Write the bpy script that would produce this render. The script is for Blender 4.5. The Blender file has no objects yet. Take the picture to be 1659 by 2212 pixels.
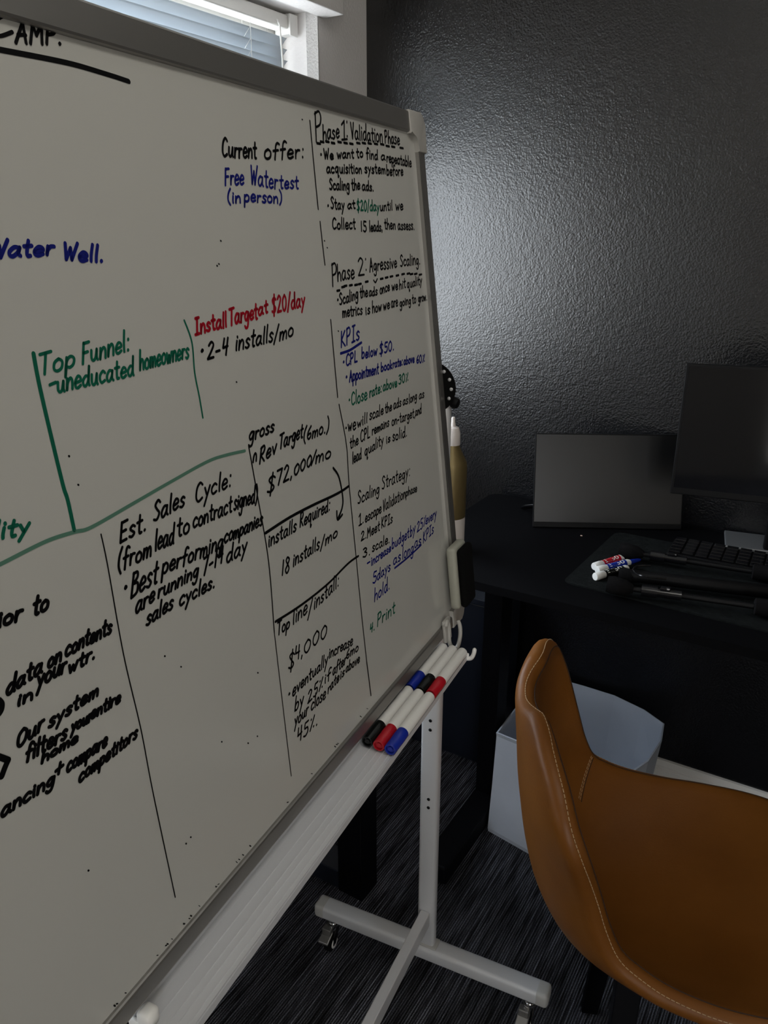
import bpy, bmesh, math, random
from mathutils import Vector, Matrix
C = bpy.context.scene
COL = C.collection
PI = math.pi
random.seed(7)

# ------------------------------------------------------------------ camera
FPX = 1679.6
YAW, PITCH = 0.552917, 0.341706
EYE = Vector((0, 0, 1.5))
FWD = Vector((-math.sin(YAW) * math.cos(PITCH), math.cos(YAW) * math.cos(PITCH), -math.sin(PITCH)))
RIGHT = Vector((math.cos(YAW), math.sin(YAW), 0))
UP = RIGHT.cross(FWD)
cam = bpy.data.cameras.new('camera'); cam_o = bpy.data.objects.new('camera', cam); COL.objects.link(cam_o)
cam.sensor_fit = 'HORIZONTAL'; cam.sensor_width = 36.0; cam.lens = 36.0 * FPX / 1659.0
cam.clip_start = 0.02
cam_o.matrix_world = Matrix(((RIGHT.x, UP.x, -FWD.x, EYE.x), (RIGHT.y, UP.y, -FWD.y, EYE.y), (RIGHT.z, UP.z, -FWD.z, EYE.z), (0, 0, 0, 1)))
C.camera = cam_o

# ------------------------------------------------------------------ view, world, daylight
C.view_settings.view_transform = 'Standard'; C.view_settings.look = 'None'
C.view_settings.gamma = 1.0; C.view_settings.use_curve_mapping = False
C.view_settings.exposure = -0.2
C.cycles.use_denoising = True
C.cycles.max_bounces = 8; C.cycles.diffuse_bounces = 4; C.cycles.glossy_bounces = 4
C.cycles.sample_clamp_indirect = 6.0
w = bpy.data.worlds.new('daylight'); C.world = w; w.use_nodes = True
wn = w.node_tree.nodes; wl = w.node_tree.links
bg = wn['Background']; bg.inputs['Strength'].default_value = 3.6
geo = wn.new('ShaderNodeTexCoord'); sp = wn.new('ShaderNodeSeparateXYZ'); cr = wn.new('ShaderNodeValToRGB')
wl.new(geo.outputs['Generated'], sp.inputs[0]); wl.new(sp.outputs['Z'], cr.inputs[0]); wl.new(cr.outputs[0], bg.inputs[0])
cr.color_ramp.elements[0].position = 0.0; cr.color_ramp.elements[0].color = (0.62, 0.58, 0.50, 1)
cr.color_ramp.elements[1].position = 0.55; cr.color_ramp.elements[1].color = (0.66, 0.82, 1.0, 1)
e = cr.color_ramp.elements.new(0.08); e.color = (0.95, 0.97, 1.0, 1)

def daylight(name, loc, rot, sx, sy, power, col):
    l = bpy.data.lights.new(name, 'AREA'); l.shape = 'RECTANGLE'; l.size = sx; l.size_y = sy
    l.energy = power; l.color = col
    o = bpy.data.objects.new(name, l); COL.objects.link(o); o.location = loc; o.rotation_euler = rot
    return o
XL, YB, XR, YF, ZC = -1.273, 1.975, 2.6, -1.75, 2.5          # left wall, black wall, right wall, rear wall, ceiling
WY0, WY1, WZ0, WZ1 = 0.42, 1.757, 1.02, 2.01                 # left window opening
DX0, DX1, DZ1 = 0.80, 1.90, 2.10                             # glazed door opening in the rear wall
VY0, VY1, VZ0, VZ1 = -1.55, -0.45, 0.95, 2.1                   # second left window, behind the viewer
daylight('window_daylight', (XL - 0.33, (WY0 + WY1) / 2, (WZ0 + WZ1) / 2), (0, -PI / 2, 0), WZ1 - WZ0, WY1 - WY0, 38, (0.82, 0.91, 1.0))
daylight('window_daylight', (XL - 0.33, (VY0 + VY1) / 2, (VZ0 + VZ1) / 2), (0, -PI / 2, 0), VZ1 - VZ0, VY1 - VY0, 10, (0.86, 0.93, 1.0))
daylight('door_daylight', ((DX0 + DX1) / 2, YF - 0.25, DZ1 / 2), (PI / 2, 0, 0), DX1 - DX0, DZ1, 30, (1.0, 0.98, 0.94))

daylight('tray_fill_light', (0.15, 0.45, ZC - 0.045), (0, 0, 0), 0.28, 1.1, 4.2, (1.0, 0.96, 0.88))  # unseen ceiling light, added to brighten tray and markers from above

# ------------------------------------------------------------------ pixel rays (of the 1659 x 2212 photograph)
def ray(x, y): return RIGHT * ((x - 829.5) / FPX) - UP * ((y - 1106.0) / FPX) + FWD
def onz(x, y, z):
    d = ray(x, y); return EYE + d * ((z - EYE.z) / d.z)
def ony(x, y, Y):
    d = ray(x, y); return EYE + d * ((Y - EYE.y) / d.y)

# ------------------------------------------------------------------ materials
def newmat(name):
    m = bpy.data.materials.new(name); m.use_nodes = True
    return m, m.node_tree.nodes, m.node_tree.links, m.node_tree.nodes['Principled BSDF']
def mat(name, col, rough=0.5, metal=0.0, spec=0.5, bump=None, var=None, coat=0.0):
    m, n, l, b = newmat(name)
    b.inputs['Base Color'].default_value = (*col, 1); b.inputs['Roughness'].default_value = rough
    b.inputs['Metallic'].default_value = metal; b.inputs['Specular IOR Level'].default_value = spec
    b.inputs['Coat Weight'].default_value = coat
    if bump or var:
        tc = n.new('ShaderNodeTexCoord')
    if bump:
        t = n.new('ShaderNodeTexNoise'); t.inputs['Scale'].default_value = bump[0]; t.inputs['Detail'].default_value = 4
        bp = n.new('ShaderNodeBump'); bp.inputs['Strength'].default_value = bump[1]; bp.inputs['Distance'].default_value = bump[2]
        l.new(tc.outputs['Object'], t.inputs['Vector']); l.new(t.outputs['Fac'], bp.inputs['Height']); l.new(bp.outputs[0], b.inputs['Normal'])
    if var:
        t = n.new('ShaderNodeTexNoise'); t.inputs['Scale'].default_value = var[0]; t.inputs['Detail'].default_value = 5
        r = n.new('ShaderNodeValToRGB'); l.new(tc.outputs['Object'], t.inputs['Vector']); l.new(t.outputs['Fac'], r.inputs[0])
        k = var[1]
        r.color_ramp.elements[0].position = 0.3; r.color_ramp.elements[0].color = (*[c * (1 - k) for c in col], 1)
        r.color_ramp.elements[1].position = 0.7; r.color_ramp.elements[1].color = (*[min(1, c * (1 + k)) for c in col], 1)
        l.new(r.outputs[0], b.inputs['Base Color'])
    return m
M = {}
M['white_wall'] = mat('white_wall_paint', (0.84, 0.81, 0.79), 0.55, bump=(150, 0.25, 0.004))
M['rough_white'] = mat('rough_white_paint', (0.55, 0.53, 0.51), 0.45, bump=(190, 0.8, 0.006))
M['room_wall'] = mat('room_wall_paint', (0.52, 0.46, 0.39), 0.7)
M['ceiling'] = mat('ceiling_paint', (0.78, 0.75, 0.70), 0.8)
M['white_trim'] = mat('white_trim_paint', (0.84, 0.82, 0.78), 0.4)
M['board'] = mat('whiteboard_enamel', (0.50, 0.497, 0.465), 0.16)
M['alu'] = mat('satin_aluminium', (0.32, 0.31, 0.295), 0.38, metal=0.85)
M['tray'] = mat('grey_anodised_tray', (0.62, 0.63, 0.65), 0.45, metal=0.05)
M['cap_grey'] = mat('grey_plastic_cap', (0.42, 0.41, 0.385), 0.4)
M['stand'] = mat('silver_grey_powder_coat', (0.58, 0.58, 0.585), 0.42, metal=0.15)
M['white_plastic'] = mat('white_plastic', (0.84, 0.83, 0.80), 0.35)
M['black_plastic'] = mat('black_plastic', (0.004, 0.004, 0.0045), 0.5, spec=0.16)
M['black_gloss'] = mat('black_gloss_plastic', (0.006, 0.006, 0.007), 0.12)
M['chrome'] = mat('chrome', (0.7, 0.7, 0.7), 0.15, metal=1.0)
M['black_steel'] = mat('black_steel', (0.002, 0.002, 0.003), 0.55, spec=0.1)
M['desk'] = mat('black_desk_laminate', (0.003, 0.003, 0.0035), 0.65, spec=0.04)
M['box'] = mat('blue_black_panel', (0.010, 0.013, 0.022), 0.35)
M['felt'] = mat('black_felt', (0.004, 0.004, 0.004), 0.95, spec=0.1)
M['eraser'] = mat('eraser_grey_plastic', (0.36, 0.36, 0.30), 0.5)
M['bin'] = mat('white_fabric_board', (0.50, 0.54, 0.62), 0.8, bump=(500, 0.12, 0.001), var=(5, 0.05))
M['gold'] = mat('olive_gold_bottle', (0.20, 0.15, 0.065), 0.38, metal=0.6)
M['cream'] = mat('pale_pinkish_white', (0.60, 0.545, 0.51), 0.45)
M['screen'] = mat('matte_dark_screen', (0.009, 0.009, 0.0095), 0.33)
M['screen_gloss'] = mat('glossy_dark_screen', (0.006, 0.006, 0.007), 0.06)
M['silver'] = mat('brushed_silver', (0.38, 0.39, 0.40), 0.4, metal=0.8)
M['mat_pad'] = mat('black_cloth_pad', (0.006, 0.007, 0.007), 0.95, spec=0.08, bump=(220, 0.5, 0.002), var=(90, 0.45))
M['foam'] = mat('black_foam', (0.005, 0.0047, 0.005), 0.95, spec=0.08, bump=(400, 0.4, 0.001))
M['slat'] = None
M['ink_black'] = mat('black_marker_ink', (0.003, 0.003, 0.0035), 0.5, spec=0.12)
M['ink_blue'] = mat('blue_marker_ink', (0.008, 0.012, 0.15), 0.5, spec=0.12)
M['ink_green'] = mat('green_marker_ink', (0.006, 0.105, 0.062), 0.5, spec=0.12)
M['ink_green_faint'] = mat('faint_green_marker_ink', (0.09, 0.20, 0.145), 0.5, spec=0.12)
M['ink_red'] = mat('red_marker_ink', (0.30, 0.006, 0.016), 0.5, spec=0.12)
M['blue_cap'] = mat('blue_plastic', (0.008, 0.025, 0.30), 0.22)
M['red_cap'] = mat('red_plastic', (0.42, 0.008, 0.018), 0.22)
M['black_cap'] = mat('black_shiny_plastic', (0.005, 0.006, 0.006), 0.18)
M['thread'] = mat('tan_thread', (0.42, 0.28, 0.15), 0.8)
M['dark_thread'] = mat('dark_brown_thread', (0.03, 0.012, 0.004), 0.8)
M['crumb'] = mat('pale_crumb', (0.6, 0.42, 0.33), 0.8)
M['glass'] = None

m, n, l, b = newmat('translucent_white_slat')
b.inputs['Base Color'].default_value = (0.55, 0.58, 0.60, 1); b.inputs['Roughness'].default_value = 0.5
tr = n.new('ShaderNodeBsdfTranslucent'); tr.inputs[0].default_value = (0.52, 0.57, 0.62, 1)
mx = n.new('ShaderNodeMixShader'); mx.inputs[0].default_value = 0.4
l.new(b.outputs[0], mx.inputs[1]); l.new(tr.outputs[0], mx.inputs[2]); l.new(mx.outputs[0], n['Material Output'].inputs[0])
M['slat'] = m
m, n, l, b = newmat('window_glass')
gl = n.new('ShaderNodeBsdfGlossy'); gl.inputs['Roughness'].default_value = 0.02
tp = n.new('ShaderNodeBsdfTransparent'); mx = n.new('ShaderNodeMixShader'); mx.inputs[0].default_value = 0.06
l.new(tp.outputs[0], mx.inputs[1]); l.new(gl.outputs[0], mx.inputs[2]); l.new(mx.outputs[0], n['Material Output'].inputs[0])
M['glass'] = m

# black wall paint: semi-gloss orange peel
m, n, l, b = newmat('black_orange_peel_paint')
b.inputs['Base Color'].default_value = (0.005, 0.005, 0.006, 1); b.inputs['Roughness'].default_value = 0.25; b.inputs['Specular IOR Level'].default_value = 0.85
tc = n.new('ShaderNodeTexCoord')
t1 = n.new('ShaderNodeTexNoise'); t1.inputs['Scale'].default_value = 210; t1.inputs['Detail'].default_value = 3
t2 = n.new('ShaderNodeTexNoise'); t2.inputs['Scale'].default_value = 70; t2.inputs['Detail'].default_value = 3
ad = n.new('ShaderNodeMath'); ad.operation = 'MULTIPLY_ADD'; ad.inputs[1].default_value = 0.6
bp = n.new('ShaderNodeBump'); bp.inputs['Strength'].default_value = 0.42; bp.inputs['Distance'].default_value = 0.0025
l.new(tc.outputs['Object'], t1.inputs['Vector']); l.new(tc.outputs['Object'], t2.inputs['Vector'])
l.new(t2.outputs['Fac'], ad.inputs[0]); l.new(t1.outputs['Fac'], ad.inputs[2]); l.new(ad.outputs[0], bp.inputs['Height']); l.new(bp.outputs[0], b.inputs['Normal'])
M['black_wall'] = m

# ribbed carpet
m, n, l, b = newmat('ribbed_charcoal_carpet')
b.inputs['Roughness'].default_value = 0.95; b.inputs['Specular IOR Level'].default_value = 0.15
tc = n.new('ShaderNodeTexCoord')
mp = n.new('ShaderNodeMapping'); mp.inputs['Scale'].default_value = (1, 0.05, 1)
l.new(tc.outputs['Object'], mp.inputs[0])
st = n.new('ShaderNodeTexNoise'); st.inputs['Scale'].default_value = 170; st.inputs['Detail'].default_value = 3
l.new(mp.outputs[0], st.inputs['Vector'])
mp3 = n.new('ShaderNodeMapping'); mp3.inputs['Scale'].default_value = (1, 0.12, 1)
l.new(tc.outputs['Object'], mp3.inputs[0])
bl = n.new('ShaderNodeTexNoise'); bl.inputs['Scale'].default_value = 16; bl.inputs['Detail'].default_value = 2
l.new(mp3.outputs[0], bl.inputs['Vector'])
wv = n.new('ShaderNodeTexWave'); wv.bands_direction = 'X'; wv.inputs['Scale'].default_value = 58; wv.inputs['Distortion'].default_value = 0.6
wv.inputs['Detail'].default_value = 2; wv.inputs['Detail Scale'].default_value = 3
l.new(tc.outputs['Object'], wv.inputs['Vector'])
fi = n.new('ShaderNodeTexNoise'); fi.inputs['Scale'].default_value = 420; fi.inputs['Detail'].default_value = 3
l.new(tc.outputs['Object'], fi.inputs['Vector'])
r1 = n.new('ShaderNodeValToRGB'); l.new(st.outputs['Fac'], r1.inputs[0])
r1.color_ramp.elements[0].position = 0.38; r1.color_ramp.elements[0].color = (0.024, 0.024, 0.027, 1)
r1.color_ramp.elements[1].position = 0.72; r1.color_ramp.elements[1].color = (0.22, 0.228, 0.26, 1)
r2 = n.new('ShaderNodeValToRGB'); l.new(bl.outputs['Fac'], r2.inputs[0])
r2.color_ramp.elements[0].position = 0.35; r2.color_ramp.elements[0].color = (0.55, 0.55, 0.55, 1)
r2.color_ramp.elements[1].position = 0.65; r2.color_ramp.elements[1].color = (1.25, 1.25, 1.3, 1)
mu = n.new('ShaderNodeMix'); mu.data_type = 'RGBA'; mu.blend_type = 'MULTIPLY'; mu.inputs[0].default_value = 1.0
l.new(r1.outputs[0], mu.inputs[6]); l.new(r2.outputs[0], mu.inputs[7])
r3 = n.new('ShaderNodeValToRGB'); l.new(fi.outputs['Fac'], r3.inputs[0])
r3.color_ramp.elements[0].position = 0.38; r3.color_ramp.elements[0].color = (0.45, 0.45, 0.45, 1)
r3.color_ramp.elements[1].position = 0.66; r3.color_ramp.elements[1].color = (1.7, 1.7, 1.7, 1)
mu2 = n.new('ShaderNodeMix'); mu2.data_type = 'RGBA'; mu2.blend_type = 'MULTIPLY'; mu2.inputs[0].default_value = 0.85
l.new(mu.outputs[2], mu2.inputs[6]); l.new(r3.outputs[0], mu2.inputs[7]); r4 = n.new('ShaderNodeValToRGB'); l.new(wv.outputs['Fac'], r4.inputs[0])
r4.color_ramp.elements[0].position = 0.1; r4.color_ramp.elements[0].color = (0.25, 0.25, 0.25, 1)
r4.color_ramp.elements[1].position = 0.7; r4.color_ramp.elements[1].color = (1.25, 1.25, 1.25, 1)
mu3 = n.new('ShaderNodeMix'); mu3.data_type = 'RGBA'; mu3.blend_type = 'MULTIPLY'; mu3.inputs[0].default_value = 1.0
l.new(mu2.outputs[2], mu3.inputs[6]); l.new(r4.outputs[0], mu3.inputs[7]); l.new(mu3.outputs[2], b.inputs['Base Color'])
hb = n.new('ShaderNodeMath'); hb.operation = 'MULTIPLY_ADD'; hb.inputs[1].default_value = 0.5
l.new(fi.outputs['Fac'], hb.inputs[0]); l.new(wv.outputs['Fac'], hb.inputs[2])
bp = n.new('ShaderNodeBump'); bp.inputs['Strength'].default_value = 1.0; bp.inputs['Distance'].default_value = 0.004
l.new(hb.outputs[0], bp.inputs['Height']); l.new(bp.outputs[0], b.inputs['Normal'])
M['carpet'] = m

# tan leather
m, n, l, b = newmat('tan_leather')
b.inputs['Roughness'].default_value = 0.42; b.inputs['Specular IOR Level'].default_value = 0.28
tc = n.new('ShaderNodeTexCoord')
t = n.new('ShaderNodeTexNoise'); t.inputs['Scale'].default_value = 7; t.inputs['Detail'].default_value = 6
r = n.new('ShaderNodeValToRGB'); l.new(tc.outputs['Object'], t.inputs['Vector']); l.new(t.outputs['Fac'], r.inputs[0])
r.color_ramp.elements[0].position = 0.3; r.color_ramp.elements[0].color = (0.135, 0.046, 0.006, 1)
r.color_ramp.elements[1].position = 0.7; r.color_ramp.elements[1].color = (0.180, 0.065, 0.010, 1)
l.new(r.outputs[0], b.inputs['Base Color'])
v = n.new('ShaderNodeTexNoise'); v.inputs['Scale'].default_value = 260; v.inputs['Detail'].default_value = 4
bp = n.new('ShaderNodeBump'); bp.inputs['Strength'].default_value = 0.10; bp.inputs['Distance'].default_value = 0.002
l.new(tc.outputs['Object'], v.inputs['Vector']); l.new(v.outputs['Fac'], bp.inputs['Height']); l.new(bp.outputs[0], b.inputs['Normal'])
M['leather'] = m

# ------------------------------------------------------------------ mesh helpers
def obj(name, bm, m, parent=None, smooth=False, sharp=None):
    me = bpy.data.meshes.new(name)
    bmesh.ops.recalc_face_normals(bm, faces=bm.faces[:])
    bm.to_mesh(me); bm.free()
    for x in (m if isinstance(m, (list, tuple)) else [m]): me.materials.append(x)
    o = bpy.data.objects.new(name, me); COL.objects.link(o)
    if smooth:
        for p in me.polygons: p.use_smooth = True
        me.set_sharp_from_angle(angle=math.radians(sharp or 40))
    if parent: o.parent = parent
    return o
def empty(name, label, cat, loc=(0, 0, 0), rz=0.0, group=None):
    o = bpy.data.objects.new(name, None); COL.objects.link(o); o.empty_display_size = 0.05
    o.location = loc; o.rotation_euler = (0, 0, rz)
    return tag(o, label, cat, group)
def tag(o, label, cat, group=None):
    o['label'] = label; o['category'] = cat
    if group: o['group'] = group
    return o
def struct(name, bm, m, label=None, parent=None, **k):
    o = obj(name, bm, m, parent, **k)
    if not parent: o['kind'] = 'structure'
    if label: o['label'] = label
    return o
def bevel(bm, geom, r, seg=2):
    if r > 0: bmesh.ops.bevel(bm, geom=geom, offset=r, segments=seg, profile=0.5, affect='EDGES', clamp_overlap=True)
def add_box(bm, x0, x1, y0, y1, z0, z1, r=0.0, seg=2, f=None):
    P = [(x0, y0, z0), (x1, y0, z0), (x1, y1, z0), (x0, y1, z0), (x0, y0, z1), (x1, y0, z1), (x1, y1, z1), (x0, y1, z1)]
    t = bmesh.new(); v = [t.verts.new(p) for p in P]
    for q in ((3, 2, 1, 0), (4, 5, 6, 7), (0, 1, 5, 4), (1, 2, 6, 5), (2, 3, 7, 6), (3, 0, 4, 7)): t.faces.new([v[i] for i in q])
    bevel(t, t.edges[:], r, seg)
    merge(bm, t, f)
def merge(bm, t, f=None):
    mp = {}
    for v in t.verts: mp[v] = bm.verts.new(f(v.co) if f else v.co)
    for fc in t.faces:
        nf = bm.faces.new([mp[v] for v in fc.verts]); nf.material_index = fc.material_index; nf.smooth = fc.smooth
    t.free()
def box(*a, **k):
    bm = bmesh.new(); add_box(bm, *a, **k); return bm
def add_prism(bm, pts, z0, z1, r=0.0, seg=2, f=None):
    t = bmesh.new()
    lo = [t.verts.new((x, y, z0)) for x, y in pts]; hi = [t.verts.new((x, y, z1)) for x, y in pts]
    n_ = len(pts); t.faces.new(lo[::-1]); t.faces.new(hi)
    for i in range(n_): t.faces.new((lo[i], lo[(i + 1) % n_], hi[(i + 1) % n_], hi[i]))
    if r: bevel(t, [e for e in t.edges if abs(e.verts[0].co.z - e.verts[1].co.z) < 1e-6], r, seg)
    merge(bm, t, f)
def frame_of(d):
    d = d.normalized(); a = Vector((0, 0, 1)) if abs(d.z) < 0.9 else Vector((1, 0, 0))
    x = d.cross(a).normalized(); return x, d.cross(x).normalized()
def add_tube(bm, pts, rad, n_=10, cap=True):
    pts = [Vector(p) for p in pts]; R = rad if isinstance(rad, (list, tuple)) else [rad] * len(pts)
    rings = []; x = None
    for i, p in enumerate(pts):
        d = (pts[min(i + 1, len(pts) - 1)] - pts[max(i - 1, 0)])
        if d.length < 1e-9: d = Vector((0, 0, 1))
        d.normalize()
        if x is None: x, y = frame_of(d)
        else:
            x = (x - d * x.dot(d)).normalized(); y = d.cross(x)
        rings.append([bm.verts.new(p + (x * math.cos(2 * PI * k / n_) + y * math.sin(2 * PI * k / n_)) * R[i]) for k in range(n_)])
    for a, b_ in zip(rings, rings[1:]):
        for k in range(n_):
            f = bm.faces.new((a[k], a[(k + 1) % n_], b_[(k + 1) % n_], b_[k])); f.smooth = True
    if cap:
        bm.faces.new(rings[0][::-1]); bm.faces.new(rings[-1])
def add_lathe(bm, prof, n_=32, f=None):
    """prof: list of (radius, height) along local z"""
    f = f or (lambda v: v)
    rings = []
    for r_, h in prof:
        rings.append([bm.verts.new(f(Vector((r_ * math.cos(2 * PI * k / n_), r_ * math.sin(2 * PI * k / n_), h)))) for k in range(n_)] if r_ > 1e-6 else [bm.verts.new(f(Vector((0, 0, h))))])
    for a, b_ in zip(rings, rings[1:]):
        for k in range(n_):
            k2 = (k + 1) % n_
            if len(a) == 1 and len(b_) == 1: continue
            if len(a) == 1: fc = bm.faces.new((a[0], b_[k2], b_[k]))
            elif len(b_) == 1: fc = bm.faces.new((a[k], a[k2], b_[0]))
            else: fc = bm.faces.new((a[k], a[k2], b_[k2], b_[k]))
            fc.smooth = True
def lathe(prof, n_=32, f=None):
    bm = bmesh.new(); add_lathe(bm, prof, n_, f); return bm
def along(p0, axis):
    """frame that sends local z to axis, from p0"""
    a = Vector(axis).normalized(); x, y = frame_of(a); p0 = Vector(p0)
    return lambda v: p0 + x * v.x + y * v.y + a * v.z
def catmull(pts, sub=8, closed=False):
    P = [Vector(p) for p in pts]; out = []; n_ = len(P)
    rng = range(n_ if closed else n_ - 1)
    for i in rng:
        if closed: p0, p1, p2, p3 = P[(i - 1) % n_], P[i], P[(i + 1) % n_], P[(i + 2) % n_]
        else: p0, p1, p2, p3 = P[max(i - 1, 0)], P[i], P[i + 1], P[min(i + 2, n_ - 1)]
        for k in range(sub):
            t = k / sub
            out.append(0.5 * ((2 * p1) + (p2 - p0) * t + (2 * p0 - 5 * p1 + 4 * p2 - p3) * t * t + (3 * p1 - p0 - 3 * p2 + p3) * t ** 3))
    if not closed: out.append(P[-1])
    return out
def copy_tree(o, parent=None):
    c = o.copy(); COL.objects.link(c)
    if parent: c.parent = parent
    for ch in [x for x in bpy.data.objects if x.parent == o]: copy_tree(ch, c)
    return c

# ------------------------------------------------------------------ the room
struct('floor', box(XL - 0.2, XR + 0.1, YF - 0.1, YB + 0.1, -0.1, 0), M['carpet'], 'charcoal ribbed carpet floor')
struct('ceiling', box(XL - 0.2, XR + 0.1, YF - 0.1, YB + 0.1, ZC, ZC + 0.1), M['ceiling'])
struct('wall_back', box(XL - 0.2, XR + 0.1, YB, YB + 0.1, 0, ZC), M['black_wall'], 'black semi-gloss textured wall behind the desk')
def wall_with_hole(axis, c0, c1, a0, a1, h0, h1, za, zb):
    """wall slab between c0 and c1 on one axis, spanning a0..a1 on the other, with an opening h0..h1, za..zb"""
    bm = bmesh.new()
    for (s0, s1, z0, z1) in ((a0, h0, 0, ZC), (h1, a1, 0, ZC), (h0, h1, 0, za), (h0, h1, zb, ZC)):
        if s1 - s0 < 1e-6 or z1 - z0 < 1e-6: continue
        if axis == 'x': add_box(bm, c0, c1, s0, s1, z0, z1)
        else: add_box(bm, s0, s1, c0, c1, z0, z1)
    return bm
bm = wall_with_hole('x', XL - 0.16, XL, -0.1, YB, WY0, WY1, WZ0, WZ1)
t_ = wall_with_hole('x', XL - 0.16, XL, YF, -0.1, VY0, VY1, VZ0, VZ1); merge(bm, t_)
struct('wall_left', bm, M['white_wall'], 'white painted wall with the window')
struct('wall_right', box(XR, XR + 0.1, YF, YB, 0, ZC), M['room_wall'])
struct('wall_front', wall_with_hole('y', YF - 0.1, YF, XL, XR, DX0, DX1, 0.0, DZ1), M['room_wall'])
# white stepped baseboard on the black wall
bm = bmesh.new()
prof = [(0, 0), (-0.018, 0), (-0.018, 0.050), (-0.0155, 0.054), (-0.0155, 0.057), (-0.014, 0.060), (-0.014, 0.080), (-0.011, 0.084), (-0.011, 0.087), (-0.008, 0.090), (-0.006, 0.107), (0, 0.109)]
a = [bm.verts.new((XL, YB + y, z)) for y, z in prof]; c = [bm.verts.new((XR, YB + y, z)) for y, z in prof]
for i in range(len(prof) - 1): bm.faces.new((a[i], a[i + 1], c[i + 1], c[i]))
bm.faces.new(a); bm.faces.new(c[::-1])
struct('baseboard_back', bm, M['white_trim'], 'white stepped baseboard along the black wall')
# window casing lips and header
bm = bmesh.new(); add_box(bm, XL - 0.032, XL + 0.003, WY1 - 0.004, WY1, WZ0, WZ1 - 0.0)
struct('trim_1', bm, M['rough_white'], 'rough painted edge of the window reveal')
bm = box(XL, XL + 0.062, WY0 - 0.12, WY1 + 0.024, WZ1 - 0.013, WZ1 + 0.16, r=0.003)
struct('trim_2', bm, M['white_wall'], 'white boxed header above the window')
# window sash and glass
bm = bmesh.new(); x0, x1 = XL - 0.155, XL - 0.115
for (ya, yb, za, zb) in ((WY0, WY0 + 0.05, WZ0, WZ1), (WY1 - 0.05, WY1, WZ0, WZ1), (WY0 + 0.05, WY1 - 0.05, WZ0, WZ0 + 0.05), (WY0 + 0.05, WY1 - 0.05, WZ1 - 0.05, WZ1), (WY0 + 0.05, WY1 - 0.05, 1.49, 1.53)):
    add_box(bm, x0, x1, ya, yb, za, zb, r=0.003)
win = struct('window_1', bm, M['white_trim'], 'white framed window behind the blinds')
obj('glass_pane', box(XL - 0.138, XL - 0.134, WY0 + 0.048, WY1 - 0.048, WZ0 + 0.048, WZ1 - 0.048), M['glass'], win)
bm = box(XL - 0.02, XL + 0.03, WY0 - 0.06, WY1 + 0.06, WZ0 - 0.03, WZ0, r=0.004)
struct('trim_3', bm, M['white_trim'], 'white window sill')
bm = bmesh.new()
for (ya, yb, za, zb) in ((VY0, VY0 + 0.05, VZ0, VZ1), (VY1 - 0.05, VY1, VZ0, VZ1), (VY0 + 0.05, VY1 - 0.05, VZ0, VZ0 + 0.05), (VY0 + 0.05, VY1 - 0.05, VZ1 - 0.05, VZ1), (-1.02, -0.98, VZ0 + 0.05, VZ1 - 0.05)):
    add_box(bm, x0, x1, ya, yb, za, zb, r=0.003)
win2 = struct('window_2', bm, M['white_trim'], 'white framed window beside the viewer')
obj('glass_pane', box(XL - 0.138, XL - 0.134, VY0 + 0.048, VY1 - 0.048, VZ0 + 0.048, VZ1 - 0.048), M['glass'], win2)
# glazed door in the rear wall
bm = bmesh.new()
for (xa, xb, za, zb) in ((DX0, DX0 + 0.09, 0, DZ1), (DX1 - 0.09, DX1, 0, DZ1), (DX0 + 0.09, DX1 - 0.09, 0, 0.12), (DX0 + 0.09, DX1 - 0.09, DZ1 - 0.1, DZ1), (1.31, 1.39, 0.12, DZ1 - 0.1)):
    add_box(bm, xa, xb, YF - 0.08, YF - 0.03, za, zb, r=0.003)
dr = struct('door_1', bm, M['white_trim'], 'glazed white door behind the viewer')
obj('glass_pane', box(DX0 + 0.085, DX1 - 0.085, YF - 0.058, YF - 0.054, 0.11, DZ1 - 0.095), M['glass'], dr)

m, n, l, b = newmat('fill_diffuser'); b.inputs['Base Color'].default_value = (0.8, 0.8, 0.78, 1)
b.inputs['Emission Color'].default_value = (1.0, 0.96, 0.88, 1); b.inputs['Emission Strength'].default_value = 1.2
fill_lamp = empty('added_ceiling_light', 'unseen slim ceiling light added to brighten the marker tray', 'light', (0.15, 0.45, ZC))
obj('housing', box(-0.16, 0.16, -0.58, 0.58, -0.03, 0, r=0.004), M['white_trim'], fill_lamp)  # fixture made up to carry the added overhead light
obj('diffuser', box(-0.145, 0.145, -0.565, 0.565, -0.040, -0.028, r=0.003), m, fill_lamp)

# ------------------------------------------------------------------ blinds (cut short behind the board to let daylight in below)
XB = XL - 0.088
bl_ = empty('window_blind', 'white slatted blind hanging in the window above the whiteboard', 'blind', (XB, (WY0 + WY1) / 2, WZ1 - 0.06))
hy = (WY1 - WY0) / 2 - 0.022
bm = bmesh.new(); zt = WZ1 - 0.008
base = Vector(bl_.location)
L_ = lambda v: Vector(v) - base
bm = bmesh.new()
add_box(bm, XB - 0.018, XB + 0.022, WY0 + 0.02, WY1 - 0.03, 1.952 + 0.02, zt, r=0.003, f=L_)
obj('headrail', bm, M['white_trim'], bl_)
bm = bmesh.new(); add_box(bm, XB - 0.02, XB + 0.028, WY1 - 0.030, WY1 - 0.002, 1.962, zt + 0.004, r=0.002, f=L_)
add_box(bm, XB + 0.028, XB + 0.031, WY1 - 0.034, WY1 - 0.004, 1.958, zt + 0.002, f=L_)
obj('mounting_bracket', bm, M['white_plastic'], bl_)
slat_me = None
NS = 8; pitch = 0.0245
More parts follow.
